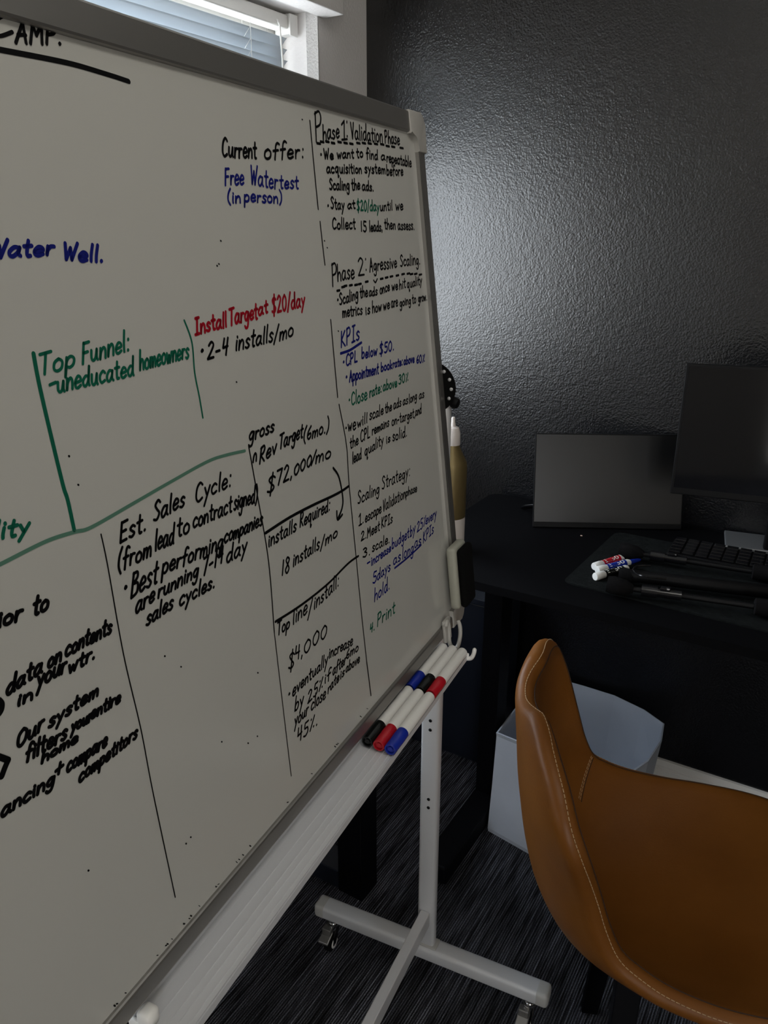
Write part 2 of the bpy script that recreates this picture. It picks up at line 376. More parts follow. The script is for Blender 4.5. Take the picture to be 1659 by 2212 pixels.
for k in range(NS):
    zc = 1.945 - k * pitch
    if slat_me is None:
        t = bmesh.new(); ny, nx = 2, 6; th = math.radians(48); wd = 0.029
        vs = []
        for i in range(nx + 1):
            s = (i / nx - 0.5); lx = s * wd; lz = 0.0022 * (1 - 4 * s * s)
            X = lx * math.cos(th) - lz * math.sin(th); Z = lx * math.sin(th) + lz * math.cos(th)
            vs.append([t.verts.new((X, -hy, Z)), t.verts.new((X, hy, Z))])
        for i in range(nx): t.faces.new((vs[i][0], vs[i + 1][0], vs[i + 1][1], vs[i][1]))
        so = obj('slat', t, M['slat'], bl_, smooth=True); so.location = (0, 0, zc - base.z)
        sm_ = so.modifiers.new('thickness', 'SOLIDIFY'); sm_.thickness = 0.0008
        slat_o = so; slat_me = so.data
    else:
        so = slat_o.copy(); COL.objects.link(so); so.parent = bl_; so.location = (0, 0, zc - base.z)
bm = bmesh.new(); add_box(bm, XB - 0.014, XB + 0.014, WY0 + 0.022, WY1 - 0.022, 1.945 - NS * pitch - 0.01, 1.945 - NS * pitch + 0.006, r=0.003, f=L_)
obj('bottom_rail', bm, M['white_trim'], bl_)
for yy in (WY1 - 0.16, (WY0 + WY1) / 2, WY0 + 0.16):
    bm = bmesh.new()
    for dx in (-0.012, 0.013):
        add_tube(bm, [L_((XB + dx, yy, 1.975)), L_((XB + dx, yy, 1.945 - NS * pitch))], 0.0007, 6)
    for k in range(NS):
        zc = 1.945 - k * pitch
        add_tube(bm, [L_((XB - 0.012, yy, zc - 0.012)), L_((XB + 0.013, yy, zc + 0.011))], 0.0006, 5)
    obj('ladder_cord', bm, M['white_plastic'], bl_)
bm = bmesh.new(); add_tube(bm, [L_((XB + 0.024, WY1 - 0.075, 1.985)), L_((XB + 0.030, WY1 - 0.073, 1.972)), L_((XB + 0.034, WY1 - 0.072, 1.90)), L_((XB + 0.034, WY1 - 0.07, 1.55))], [0.003, 0.0022, 0.0026, 0.0026], 8)
obj('tilt_wand', bm, M['white_plastic'], bl_, smooth=True)

# ------------------------------------------------------------------ whiteboard on its rolling stand
BY = 0.11104
N0 = Vector((math.cos(BY), math.sin(BY), 0)); U0 = Vector((-math.sin(BY), math.cos(BY), 0))
NC, UC = -0.445, 0.53
wb = empty('whiteboard', 'large rolling whiteboard covered in handwritten marker notes', 'whiteboard', N0 * NC + U0 * UC, BY)
An, Az = -0.3937, 0.909; dn, dz = -0.11549, 0.99331; qn, qz = 0.99331, 0.11549
def T(a, u, v): return Vector((An + dn * v + qn * a - NC, u - UC, Az + dz * v + qz * a))      # tilted board frame -> stand local
def TV(p): return T(p.x, p.y, p.z)
def S(n, u, z): return Vector((n - NC, u - UC, z))
def SV(p): return S(p.x, p.y, p.z)
BN = N0 * qn + Vector((0, 0, qz)); BP = N0 * An + Vector((0, 0, Az))
def on_board(x, y):
    d = ray(x, y); P = EYE + d * ((BP - EYE).dot(BN) / d.dot(BN))
    return P.dot(U0), (P - BP).dot(N0 * dn + Vector((0, 0, dz)))
UL, UR, VT = -0.038, 1.108, 0.730
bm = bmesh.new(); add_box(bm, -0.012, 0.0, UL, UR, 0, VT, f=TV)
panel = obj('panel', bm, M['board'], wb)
FW_ = 0.027
for nm, a in (('frame_rail', (UL, UR, VT, VT + FW_)), ('frame_rail', (UL, UR, -0.019, 0))):
    bm = bmesh.new(); add_box(bm, -0.018, 0.005, a[0], a[1], a[2], a[3], r=0.0025, f=TV); obj(nm, bm, M['alu'], wb)
for nm, a in (('frame_stile', (UL - FW_, UL, -0.019, VT + FW_)), ('frame_stile', (UR, UR + FW_, -0.019, VT + FW_))):
    bm = bmesh.new(); add_box(bm, -0.018, 0.004, a[0], a[1], a[2], a[3], r=0.003, f=TV)
    if a[0] > 1: add_box(bm, -0.002, 0.0055, UR - 0.001, UR + 0.003, 0, VT, f=TV); add_box(bm, -0.002, 0.0048, UR + 0.006, UR + 0.008, 0, VT, f=TV)
    obj(nm, bm, M['alu'], wb)
def corner_cap(uo, vo, su, sv):
    pts = [(0, -0.055), (0, 0.0)]
    arc = [(-0.014 + 0.014 * math.cos(t), -0.014 + 0.014 * math.sin(t)) for t in [k * PI / 12 for k in range(7)]]
    pts = [(0.0, -0.052)] + arc + [(-0.052, 0.0), (-0.052, -0.030), (-0.040, -0.030)] + [(-0.040 + 0.010 * math.sin(t), -0.040 + 0.010 * math.cos(t)) for t in [k * PI / 8 for k in range(1, 4)]] + [(-0.030, -0.040), (-0.030, -0.052)]
    bm = bmesh.new()
    add_prism(bm, pts, -0.0195, 0.0072, r=0.002, f=lambda p: T(p.z, uo + su * p.x, vo + sv * p.y))
    return obj('corner_cap', bm, M['cap_grey'], wb, smooth=True)
for su, uo in ((1, UR + FW_ + 0.001), (-1, UL - FW_ - 0.001)):
    for sv, vo in ((1, VT + FW_ + 0.001), (-1, -0.020)): corner_cap(uo, vo, su, sv)
# marker tray
TZ = 0.865; TU0, TU1 = 0.345, 1.045; TN0, TN1 = -0.404, -0.3475
pf = [(-0.400, TZ + 0.0215), (-0.4005, TZ + 0.012), (-0.399, TZ + 0.0045), (-0.395, TZ + 0.0008)]
for g in (-0.3835, -0.3720, -0.3645, -0.3560):
    pf += [(g - 0.0007, TZ), (g - 0.0002, TZ + 0.0009), (g + 0.0002, TZ + 0.0009), (g + 0.0007, TZ)]
pf += [(-0.3510, TZ + 0.0002), (-0.3490, TZ + 0.0022), (TN1, TZ + 0.0026), (TN1, TZ - 0.006), (-0.352, TZ - 0.0065), (-0.395, TZ - 0.004), (-0.404, TZ + 0.004), (-0.404, TZ + 0.0215)]
bm = bmesh.new()
a = [bm.verts.new(S(n_, TU0, z)) for n_, z in pf]; c = [bm.verts.new(S(n_, TU1, z)) for n_, z in pf]
for i in range(len(pf)):
    j = (i + 1) % len(pf); bm.faces.new((a[i], a[j], c[j], c[i]))
bm.faces.new(a); bm.faces.new(c[::-1])
tray = obj('marker_tray', bm, M['tray'], wb)
for uu, s in ((TU1, 1), (TU0, -1)):
    bm = bmesh.new(); add_box(bm, -0.404, -0.345, uu + (0 if s > 0 else -0.004), uu + (0.004 if s > 0 else 0), TZ - 0.007, TZ + 0.006, r=0.0015, f=SV)
    # little upturned horn on the front corner
    pts = catmull([S(-0.350, uu + s * 0.002, TZ - 0.004), S(-0.342, uu + s * 0.003, TZ - 0.002), S(-0.338, uu + s * 0.004, TZ + 0.006), S(-0.337, uu + s * 0.005, TZ + 0.016)], 5)
    add_tube(bm, pts, [0.0035] * (len(pts) - 2) + [0.003, 0.0016], 10)
    if s < 0:
        add_box(bm, -0.396, -0.380, uu - 0.004, uu + 0.012, TZ - 0.002, TZ + 0.016, r=0.005, seg=3, f=SV)
    obj('tray_end_cap', bm, M['white_plastic'], tray, smooth=True)
# tray brackets under the lower rail
for uu in (0.55, 0.95):
    obj('tray_bracket', (lambda b_: (add_box(b_, -0.424, -0.4045, uu, uu + 0.03, TZ + 0.004, TZ + 0.03, f=SV), b_)[1])(bmesh.new()), M['stand'], wb)
# hook clip at the lower right corner
bm = bmesh.new()
hk = [(0.0115, 1.038, 0.010), (0.0115, 1.046, 0.016), (0.011, 1.052, 0.006), (0.011, 1.049, -0.022), (0.015, 1.055, -0.036), (0.020, 1.060, -0.034), (0.023, 1.066, -0.020), (0.023, 1.070, -0.004), (0.019, 1.073, 0.006)]
add_tube(bm, catmull([T(p[0], p[1], p[2] - 0.006) for p in hk], 6), 0.0034, 10)
add_box(bm, 0.005, 0.0105, 1.038, 1.064, -0.026, 0.012, r=0.002, f=TV)
obj('corner_hook', bm, M['cap_grey'], wb, smooth=True)

# stand: posts, feet, stretchers, casters
PU = (1.137, 1.158); MU = 2 * UC - 1.149
for s, pu in ((1, PU), (-1, (2 * UC - PU[1], 2 * UC - PU[0]))):
    bm = bmesh.new(); add_box(bm, -0.463, -0.4255, pu[0], pu[1], 0.112, 1.285, r=0.007, seg=3, f=SV)
    post = obj('post', bm, M['stand'], wb, smooth=True)
    bm = bmesh.new(); add_box(bm, -0.464, -0.4245, pu[0] - 0.001, pu[1] + 0.001, 1.279, 1.291, r=0.005, seg=3, f=SV)
    obj('post_cap', bm, M['cap_grey'], post, smooth=True)
    face = pu[0] if s > 0 else pu[1]
    for zz in (0.660, 0.640, 0.4835, 0.464):
        bm = bmesh.new(); add_lathe(bm, [(0, 0), (0.0032, 0), (0.0032, 0.0012), (0, 0.0012)], 14, along(S(-0.4435, face - s * 0.0009, zz), (0, s, 0)))
        obj('bolt_hole', bm, M['black_plastic'], post)
    uc = (pu[0] + pu[1]) / 2
    bm = bmesh.new(); add_box(bm, -0.690, -0.200, uc - 0.0195, uc + 0.0195, 0.080, 0.113, r=0.008, seg=3, f=SV)
    foot = obj('foot_beam', bm, M['stand'], wb, smooth=True)
    for n0_, n1_ in ((-0.706, -0.676), (-0.214, -0.184)):
        bm = bmesh.new(); add_box(bm, n0_, n1_, uc - 0.0197, uc + 0.0197, 0.0798, 0.1132, r=0.008, seg=3, f=SV)
        obj('foot_end_cap', bm, M['cap_grey'], foot, smooth=True)
    bm = bmesh.new(); add_box(bm, -0.468, -0.419, pu[0] - 0.004, pu[1] + 0.004, 0.1125, 0.1165, r=0.002, f=SV)
    obj('weld_collar', bm, M['cap_grey'], foot, smooth=True)
    # caster
    for nn in (-0.667, -0.222):
        cu = uc
        bm = lathe([(0, 0.082), (0.011, 0.082), (0.011, 0.076), (0.013, 0.075), (0.013, 0.072), (0.011, 0.071), (0.011, 0.066), (0.015, 0.065), (0.015, 0.061), (0, 0.061)], 20, lambda v, nn=nn, cu=cu: S(nn + v.x, cu + v.y, v.z))
        cs = obj('caster', bm, M['chrome'], wb, smooth=True)
        bm = bmesh.new()
        for sn in (-0.011, 0.0095): add_prism(bm, [(-0.004, 0.062), (0.014, 0.062), (-0.010, 0.018), (-0.022, 0.020), (-0.018, 0.040)], 0, 0.0016, f=lambda p, nn=nn, cu=cu, sn=sn: S(nn + sn + p.z, cu + p.x, p.y))
        add_box(bm, nn - 0.011, nn + 0.011, cu - 0.004, cu + 0.014, 0.058, 0.062, f=SV)
        obj('fork', bm, M['black_gloss'], cs)
        bm = lathe([(0, -0.0085), (0.016, -0.0085), (0.0205, -0.006), (0.0205, 0.006), (0.016, 0.0085), (0, 0.0085)], 24, lambda v, nn=nn, cu=cu: S(nn + v.z, cu - 0.014 + v.x, 0.0207 + v.y))
        obj('wheel', bm, M['black_plastic'], cs, smooth=True)
        for sg in (-1, 1):
            bm = bmesh.new(); add_lathe(bm, [(0.0075, 0.0), (0.012, 0.0), (0.012, 0.0015), (0.0075, 0.0015)], 20, lambda v, nn=nn, cu=cu, sg=sg: S(nn + sg * (0.0086 + v.z), cu - 0.014 + v.x, 0.0207 + v.y))
            obj('wheel_ring', bm, M['white_plastic'], cs, smooth=True)
        bm = bmesh.new()
        add_box(bm, -0.012, 0.012, -0.034, 0.0, -0.0025, 0.0025, r=0.002, f=lambda p, nn=nn, cu=cu: S(nn - 0.006 + p.x, cu - 0.012 + p.y * 0.8, 0.047 + p.z + p.y * 0.35))
        add_box(bm, -0.013, 0.013, -0.012, 0.004, -0.004, 0.018, r=0.002, f=lambda p, nn=nn, cu=cu: S(nn - 0.006 + p.x * 0.8, cu - 0.012 + p.y, 0.042 + p.z))
        obj('brake_pedal', bm, M['alu'], cs)
    # tilt lock disc
    du = pu[0] - 0.0012 if s > 0 else pu[1] + 0.0012
    bm = lathe([(0, 0), (0.040, 0), (0.041, 0.0008), (0.041, 0.0016), (0.0, 0.0016)], 40, along(S(-0.455, UR + FW_ + 0.0003 if s > 0 else UL - FW_ - 0.0019, 1.274), (0, 1, 0)))
    lock = obj('tilt_lock_disc', bm, M['felt'], wb, smooth=True)
    bm = bmesh.new()
    add_lathe(bm, [(0, 0), (0.008, 0), (0.009, 0.003), (0.008, 0.010), (0.005, 0.012), (0, 0.012)], 20, along(S(-0.4235, pu[0] + 0.010 if s > 0 else pu[1] - 0.010, 1.252), (0.9, 0, -0.25)))
    obj('lock_knob', bm, M['black_plastic'], lock, smooth=True)
    for k in range(14):
        an = 2 * PI * k / 14
        bm = bmesh.new(); add_lathe(bm, [(0, 0), (0.0028, 0), (0.0028, 0.0006), (0, 0.0006)], 12, along(S(-0.455 + 0.034 * math.cos(an), (UR + FW_ - 0.0002) if s > 0 else (UL - FW_ + 0.0002), 1.274 + 0.034 * math.sin(an)), (0, 1 if s < 0 else 1, 0)))
        obj('index_hole', bm, M['stand'], lock)
bm = bmesh.new(); add_box(bm, -0.4545, -0.4345, 2 * UC - PU[0], PU[0], 0.172, 0.206, r=0.002, f=SV)
obj('stretcher_bar', bm, M['stand'], wb)

# ------------------------------------------------------------------ handwriting
G = {
'a': (52, "40,50;20,55;3,30;8,5;22,2;38,25;42,52c;40,15;50,2"), 'b': (48, "8,100;6,50;5,2c;8,35;25,52;40,40;38,15;22,0;6,8"),
'c': (45, "40,45;25,55;6,38;5,15;18,0;40,8"), 'd': (52, "40,45;22,52;4,30;10,4;26,2;40,30;44,100c;42,20;48,0"),
'e': (46, "6,26;40,32;36,50;20,55;5,32;8,8;22,0;42,10"), 'f': (38, "40,92;28,100;18,85;16,40;14,-5 2,50;34,54"),
'g': (48, "40,50;20,54;4,32;12,8;28,12;42,50c;40,0;32,-35;14,-40;4,-28"), 'h': (46, "8,100;6,50;5,0c;10,35;26,52;38,38;40,0"),
'i': (17, "8,52;7,20;9,0 9,76;10,72"), 'k': (44, "8,100;6,0 38,52;8,24c;40,0"), 'l': (18, "9,100;7,40;9,0"),
'm': (64, "5,52;5,0c;10,38;22,52;30,38;30,0c;36,38;48,52;56,38;58,0"), 'n': (46, "5,52;5,0c;10,35;26,53;38,38;40,0"),
'o': (46, "24,54;6,40;5,12;20,0;38,10;40,38;24,54"), 'p': (46, "6,52;5,0;3,-40c;6,30;22,54;40,42;38,14;22,2;6,10"),
'q': (54, "40,50;20,54;4,32;12,6;28,10;42,50c;40,-10;42,-42;52,-30"), 'r': (36, "6,52;6,0c;8,30;18,50;34,50"),
's': (40, "36,46;22,55;8,42;20,28;34,14;20,0;4,6"), 't': (36, "18,90;16,30;20,2;32,2 2,58;34,60"),
'u': (50, "5,52;6,14;18,0;32,12;40,52c;40,14;46,0"), 'v': (42, "3,52;20,0c;38,54"), 'w': (58, "3,52;14,0c;28,40c;38,0c;54,54"),
'y': (44, "4,52;20,14 40,54;20,0;6,-38"),
'A': (52, "3,0;26,98c;46,0 10,38;42,40"), 'B': (52, "8,95;6,0 6,92;34,92;38,70;10,52c;44,46;44,10;6,0"), 'C': (52, "46,85;28,100;8,75;5,25;22,0;48,12"),
'E': (48, "8,98;6,0 8,96;42,98 8,50;36,52 6,2;42,4"), 'F': (48, "8,98;6,0 8,96;42,98 8,50;36,52"), 'I': (42, "6,98;36,100 21,98;20,2 4,0;38,2"),
'K': (50, "8,100;6,0 42,98;8,44c;46,0"), 'L': (46, "8,100;6,4c;42,4"), 'M': (60, "4,0;10,95c;28,40c;48,96c;54,0"), 'P': (48, "8,98;6,0 4,92;30,100;42,80;34,56;8,48"),
'R': (50, "8,98;6,0 4,92;30,100;40,80;30,56;8,50c;44,0"), 'S': (48, "42,85;26,100;8,80;22,55;40,30;26,2;4,8"), 'T': (50, "0,94;48,98 25,96;22,0"),
'V': (44, "3,98;20,0c;40,100"), 'W': (64, "3,95;16,0c;30,70c;42,0c;60,100"), 'O': (58, "30,98;6,75;5,25;24,0;48,20;52,70;30,98"),
'0': (48, "26,98;6,70;6,25;22,0;40,25;42,70;26,98"), '1': (32, "8,78;22,98c;21,0 8,0;36,2"), '|': (26, "14,98;12,0"), '2': (48, "6,80;22,98;38,78;24,40;4,2c;44,4"), '3': (46, "6,88;24,98;38,78;18,54c;40,34;26,0;4,8"),
'4': (46, "10,98;6,45c;40,50 36,98;32,0"), '5': (46, "40,96;12,96c;10,58;34,54;40,22;22,0;4,8"), '6': (44, "34,98;10,60;5,20;20,0;38,16;34,42;10,34"), '7': (46, "4,96;42,98c;18,0"),
'8': (46, "36,86;20,98;8,80;24,54;40,24;22,0;6,22;24,52;38,78;34,90"),
'$': (50, "42,82;26,94;8,78;22,52;40,28;26,6;4,12 27,114;22,-16"), '.': (18, "8,2;10,5"), ':': (22, "10,4;11,7 11,56;12,60"), ',': (18, "10,6;5,-14"),
'-': (36, "4,34;30,36"), '/': (36, "4,-10;32,104"), '(': (28, "24,112;8,70;6,20;22,-18"), ')': (28, "6,112;22,75;22,20;6,-18"), '%': (50, "42,96;8,2 12,82;14,86 38,12;40,16"),
'+': (48, "24,62;22,8 4,34;42,36"), '*': (24, "9,22;13,26;10,28;8,23"), '^': (40, "6,0;8,60;18,86;28,60;32,0"),
}
def strokes(ch):
    w_, s_ = G[ch]; out = []
    for st_ in s_.split(' '):
        segs = [[]]
        for p in st_.split(';'):
            cflag = p.endswith('c'); x, y = p.rstrip('c').split(','); q = (float(x) / 100, float(y) / 100)
            segs[-1].append(q)
            if cflag: segs.append([q])
        line = []
        for sg in segs:
            if len(sg) < 2: continue
            c_ = [Vector((x, y)) for x, y in sg]
            line += catmull2(c_, 5 if len(sg) > 2 else 1)
        out.append(line)
    return w_ / 100, out
def catmull2(P, sub):
    out = []; n_ = len(P)
    for i in range(n_ - 1):
        p0, p1, p2, p3 = P[max(i - 1, 0)], P[i], P[i + 1], P[min(i + 2, n_ - 1)]
        for k in range(sub):
            t = k / sub
            out.append(0.5 * ((2 * p1) + (p2 - p0) * t + (2 * p0 - 5 * p1 + 4 * p2 - p3) * t * t + (3 * p1 - p0 - 3 * p2 + p3) * t ** 3))
    out.append(P[-1]); return out
def ribbon(bm, pts, wd, h=0.0004):
    """flat ink line in board coordinates (u, v) with round ends"""
    P = [pts[0]]
    for p in pts[1:]:
        if (p - P[-1]).length > 1e-5: P.append(p)
    if len(P) == 1: P.append(P[0] + Vector((1e-4, 1e-4)))
    # break at sharp corners so that each limb keeps its full width
    for i in range(1, len(P) - 1):
        a_, b_2 = (P[i] - P[i - 1]).normalized(), (P[i + 1] - P[i]).normalized()
        if a_.dot(b_2) < 0.35:
            ribbon(bm, P[:i + 1], wd, h); ribbon(bm, P[i:], wd, h); return
    r = wd / 2; mk = lambda p: bm.verts.new(T(h, p.x, p.y))
    prev = None; n_ = len(P)
    for i, p in enumerate(P):
        d = P[min(i + 1, n_ - 1)] - P[max(i - 1, 0)]
        if d.length < 1e-7: d = P[i] - P[i - 1] if i else P[1] - P[0]
        d.normalize(); nv = Vector((-d.y, d.x))
        pair = (mk(p + nv * r), mk(p - nv * r))
        if prev: bm.faces.new((prev[0], prev[1], pair[1], pair[0]))
        prev = pair
        if i in (0, n_ - 1):
            sg = -1 if i == 0 else 1
            cap = [mk(p + nv * r * math.cos(t) + d * sg * r * math.sin(t)) for t in [k * PI / 6 for k in range(1, 6)]]
            bm.faces.new([pair[0]] + cap + [pair[1]])
ASC = set('bdfhkltABCEFIKLMPRSTVWO0123456789$()|/%i')
class Ink:
    def __init__(self): self.bm = bmesh.new()
    def word(self, txt, x0, y0, x1, y1, h, slant=0.0, wd=0.003):
        if not (set(txt) & ASC): h = h / 0.6
        o = Vector(on_board(x0, y0)); b_ = Vector(on_board(x1, y1)) - o
        xm, ym = (x0 + x1) / 2, (y0 + y1) / 2
        up = Vector(on_board(xm + slant * h, ym - h)) - Vector(on_board(xm, ym))
        gl = [strokes(c) for c in txt]; gap = 0.08
        tot = sum(g[0] for g in gl) + gap * (len(gl) - 1) - 0.05
        x = 0.0
        for (w_, ss), ch in zip(gl, txt):
            jy = random.uniform(-0.03, 0.03); js = random.uniform(0.94, 1.06); jr = random.uniform(-0.05, 0.05)
            for s in ss:
                line = []
                for p in s:
                    lx = x + p.x + jr * p.y * 0.6; ly = p.y * js + jy
                    line.append(o + b_ * (lx / tot) + up * ly)
                ribbon(self.bm, line, wd * (0.86 if wd < 0.0034 else 0.70))
            x += w_ + gap
    def line(self, pts, wd, smooth=True):
        P = [Vector(on_board(*p)) for p in pts]
        ribbon(self.bm, catmull2(P, 8) if smooth and len(P) > 2 else P, wd, 0.0003)
    def done(self, ink, label):
        o = obj('handwriting', self.bm, M['ink_' + ink], panel); o['label'] = label
        return o
def crop(ox, oy, sc):
    return lambda x, y: (ox + x / sc, oy + y / sc)
def block(ink, label, f, sc, words=(), lines=(), slant=0.0, wd=0.003):
    k = Ink()
    for wd_ in words:
        t, x0, y0, x1, y1, h = wd_[:6]; (a0, b0), (a1, b1) = f(x0, y0), f(x1, y1)
        k.word(t, a0, b0, a1, b1, h / sc, wd_[6] if len(wd_) > 6 else slant, wd)
    for pts, lw in lines: k.line([f(*p) for p in pts], lw)
    return k.done(ink, label)
ident = lambda x, y: (x, y)
c1 = crop(0, 0, 1.728); c2 = crop(640, 200, 4.425); c3 = crop(680, 680, 4.425); c4 = crop(480, 880, 3.318); c5 = crop(0, 600, 2.44); c6 = crop(0, 1120, 2.633); c7 = crop(560, 1200, 3.318)
# --- left and top
block('black', 'black capitals with long underline at the top left', c1, 1.728, [('C', -42, 140, 42, 128, 78), ('AMP.', 55, 158, 225, 166, 76)], [([(-20, 183), (0, 186), (250, 235), (400, 278), (480, 304)], 0.0038)], 0.06, 0.0036)
block('blue', 'blue words at the left edge reading water well', c1, 1.728, [('Water', -40, 962, 195, 950, 62), ('Well.', 233, 968, 380, 978, 62)], (), 0.1, 0.0042)
block('black', 'black heading reading Current offer', c1, 1.728, [('Current', 828, 583, 955, 592, 66), ('offer:', 985, 595, 1132, 588, 60)], (), 0.0, 0.0031)
block('blue', 'blue note reading Free Water test in person', c1, 1.728, [('Free', 838, 690, 908, 690, 64), ('Water', 934, 685, 1034, 706, 66), ('test', 1042, 704, 1112, 704, 50), ('(in', 848, 757, 896, 755, 48), ('person)', 910, 752, 1050, 758, 46)], (), 0.0, 0.0034)
# --- right hand column
dash = lambda pts, dx, dy: [([(x - dx, y - dy), (x + dx, y + dy)], 0.0030) for x, y in pts]
block('black', 'black title reading Phase 1 Validation Phase with dashed underline', c2, 4.425,
      [('P', 180, 478, 245, 470, 285), ('hase', 252, 455, 408, 432, 150), ('1', 418, 450, 468, 448, 190), (':', 474, 440, 492, 440, 150), ('Validation', 522, 442, 822, 478, 145), ('Phase', 845, 485, 985, 497, 120)],
      dash([(212, 487), (245, 472), (295, 470), (350, 483), (412, 474), (470, 483), (525, 490), (592, 484), (645, 484), (700, 487), (760, 492), (820, 496), (872, 512), (925, 519), (1005, 530)], 16, 3), -0.04, 0.0030)
block('black', 'black note about finding a repeatable acquisition system', c2, 4.425,
      [('*', 224, 640, 246, 640, 110), ('We', 262, 635, 352, 638, 95), ('want', 388, 632, 546, 625, 92), ('to', 574, 622, 634, 618, 92), ('find', 668, 632, 776, 640, 98), ('a', 808, 642, 846, 645, 50), ('repeatable', 862, 662, 1098, 712, 95),
       ('acquisition', 288, 765, 622, 772, 98), ('system', 652, 768, 848, 775, 95), ('before', 862, 790, 1018, 790, 95),
       ('Scaling', 316, 925, 505, 930, 105), ('the', 528, 935, 606, 925, 105), ('ads.', 628, 935, 735, 940, 90)], (), -0.04, 0.0029)
block('black', 'black note reading Stay at until we collect 15 leads then assess', c2, 4.425,
      [('*', 292, 1120, 314, 1118, 100), ('Stay', 328, 1110, 456, 1118, 105), ('at', 488, 1112, 560, 1106, 85), ('until', 800, 1130, 916, 1120, 92), ('we', 948, 1125, 1018, 1122, 58),
       ('Collect', 344, 1306, 562, 1304, 105), ('|5', 612, 1320, 668, 1330, 98), ('leads,', 698, 1328, 820, 1322, 98), ('then', 842, 1306, 946, 1304, 98), ('assess.', 970, 1308, 1125, 1312, 56)], (), -0.04, 0.0028)
block('green', 'green amount reading 20 dollars a day', c2, 4.425, [('$20/day', 578, 1130, 790, 1132, 100)], (), -0.04, 0.0027)
block('black', 'black title reading Phase 2 Agressive Scaling with dashed underline', c2, 4.425,
      [('P', 340, 1850, 388, 1845, 228), ('hase', 392, 1802, 552, 1775, 150), ('2', 588, 1758, 646, 1752, 170), (':', 655, 1706, 672, 1704, 120), ('Agressive', 700, 1712, 958, 1672, 120), ('Scaling.', 992, 1662, 1180, 1640, 108)],
      dash([(400, 1893), (446, 1858), (468, 1848), (520, 1842), (570, 1838), (606, 1830), (672, 1808), (815, 1780), (862, 1768), (908, 1758), (965, 1748), (1020, 1735), (1070, 1730), (1100, 1735), (1140, 1733), (1185, 1740)], 13, -3) + [([(738, 1795), (755, 1815), (772, 1782)], 0.0025)], -0.04, 0.0029)
block('black', 'black note about scaling the ads once quality metrics are hit', c2, 4.425,
      [('*', 384, 2024, 406, 2022, 105), ('Scaling', 412, 2032, 588, 1968, 108), ('the', 608, 1962, 680, 1946, 105), ('ads', 694, 1950, 772, 1932, 85), ('once', 798, 1928, 890, 1892, 58), ('we', 912, 1892, 968, 1880, 56), ('hit', 984, 1884, 1042, 1862, 92), ('quality', 1058, 1872, 1198, 1828, 88),
       ('metrics', 440, 2150, 628, 2118, 105), ('is', 660, 2122, 702, 2110, 90), ('how', 724, 2108, 812, 2084, 105), ('we', 830, 2080, 890, 2060, 62), ('are', 906, 2055, 968, 2042, 60), ('going', 988, 2048, 1092, 2018, 82), ('to', 1106, 2018, 1142, 2006, 88), ('grow.', 1164, 2004, 1246, 1985, 50)], (), -0.04, 0.0028)
block('blue', 'blue list headed KPIs with cost and booking targets', c3, 4.425,
      [('KPIs', 246, 312, 422, 238, 150), ('*', 260, 495, 284, 490, 105), ('CPL', 296, 486, 402, 450, 110), ('below', 445, 420, 592, 384, 98), ('$50.', 616, 382, 752, 334, 100),
       ('*', 286, 640, 312, 636, 110), ('Appointment', 328, 642, 606, 560, 105), ('book', 630, 542, 736, 512, 88), ('rate:', 744, 506, 836, 480, 76), ('above', 848, 478, 948, 452, 78), ('60%', 970, 465, 1048, 452, 76)],
      [([(245, 370), (330, 340), (400, 295), (445, 265)], 0.0033)], 0.0, 0.0031)
block('green', 'green line reading Close rate above 30 percent', c3, 4.425, [('*', 316, 852, 338, 848, 95), ('Close', 348, 868, 496, 806, 120), ('rate:', 520, 790, 636, 738, 100), ('above', 650, 726, 782, 686, 95), ('30%', 798, 664, 892, 634, 88)], (), 0.0, 0.0029)
block('black', 'black note about scaling as long as lead quality is solid', c3, 4.425,
      [('*', 286, 1120, 306, 1118, 95), ('we', 314, 1112, 388, 1092, 75), ('will', 402, 1078, 498, 1032, 98), ('scale', 520, 1005, 652, 950, 100), ('the', 670, 945, 732, 912, 95), ('ads', 750, 905, 822, 872, 90), ('as', 840, 866, 886, 846, 50), ('long', 898, 850, 972, 806, 85), ('as', 994, 806, 1042, 788, 48),
       ('the', 334, 1278, 412, 1240, 108), ('CPL', 436, 1218, 522, 1172, 115), ('remains', 544, 1148, 706, 1062, 88), ('on-target,', 734, 1060, 956, 976, 90), ('and', 958, 966, 1016, 940, 88),
       ('lead', 358, 1424, 442, 1376, 108), ('quality', 474, 1350, 652, 1236, 100), ('is', 680, 1230, 718, 1214, 82), ('solid.', 740, 1205, 876, 1162, 100)], (), 0.0, 0.0027)
block('black', 'black list headed Scaling Strategy', c3, 4.425,
      [('Scaling', 408, 1812, 612, 1702, 112), ('Strategy:', 638, 1672, 906, 1540, 118), ('1.', 412, 2018, 462, 1990, 110), ('escape', 478, 1985, 632, 1888, 60), ('Validation', 648, 1880, 862, 1748, 108), ('phase', 868, 1735, 972, 1688, 80), ('2.', 438, 2166, 488, 2132, 82), ('Meet', 498, 2132, 616, 2058, 95), ('KPIs', 634, 2040, 738, 1986, 92)], (), 0.02, 0.0027)
block('black', 'black third list item reading Scale', c4, 3.318, [('3.', 1004, 1078, 1056, 1056, 62), ('scale.', 1072, 1036, 1196, 970, 68)], (), 0.02, 0.0027)
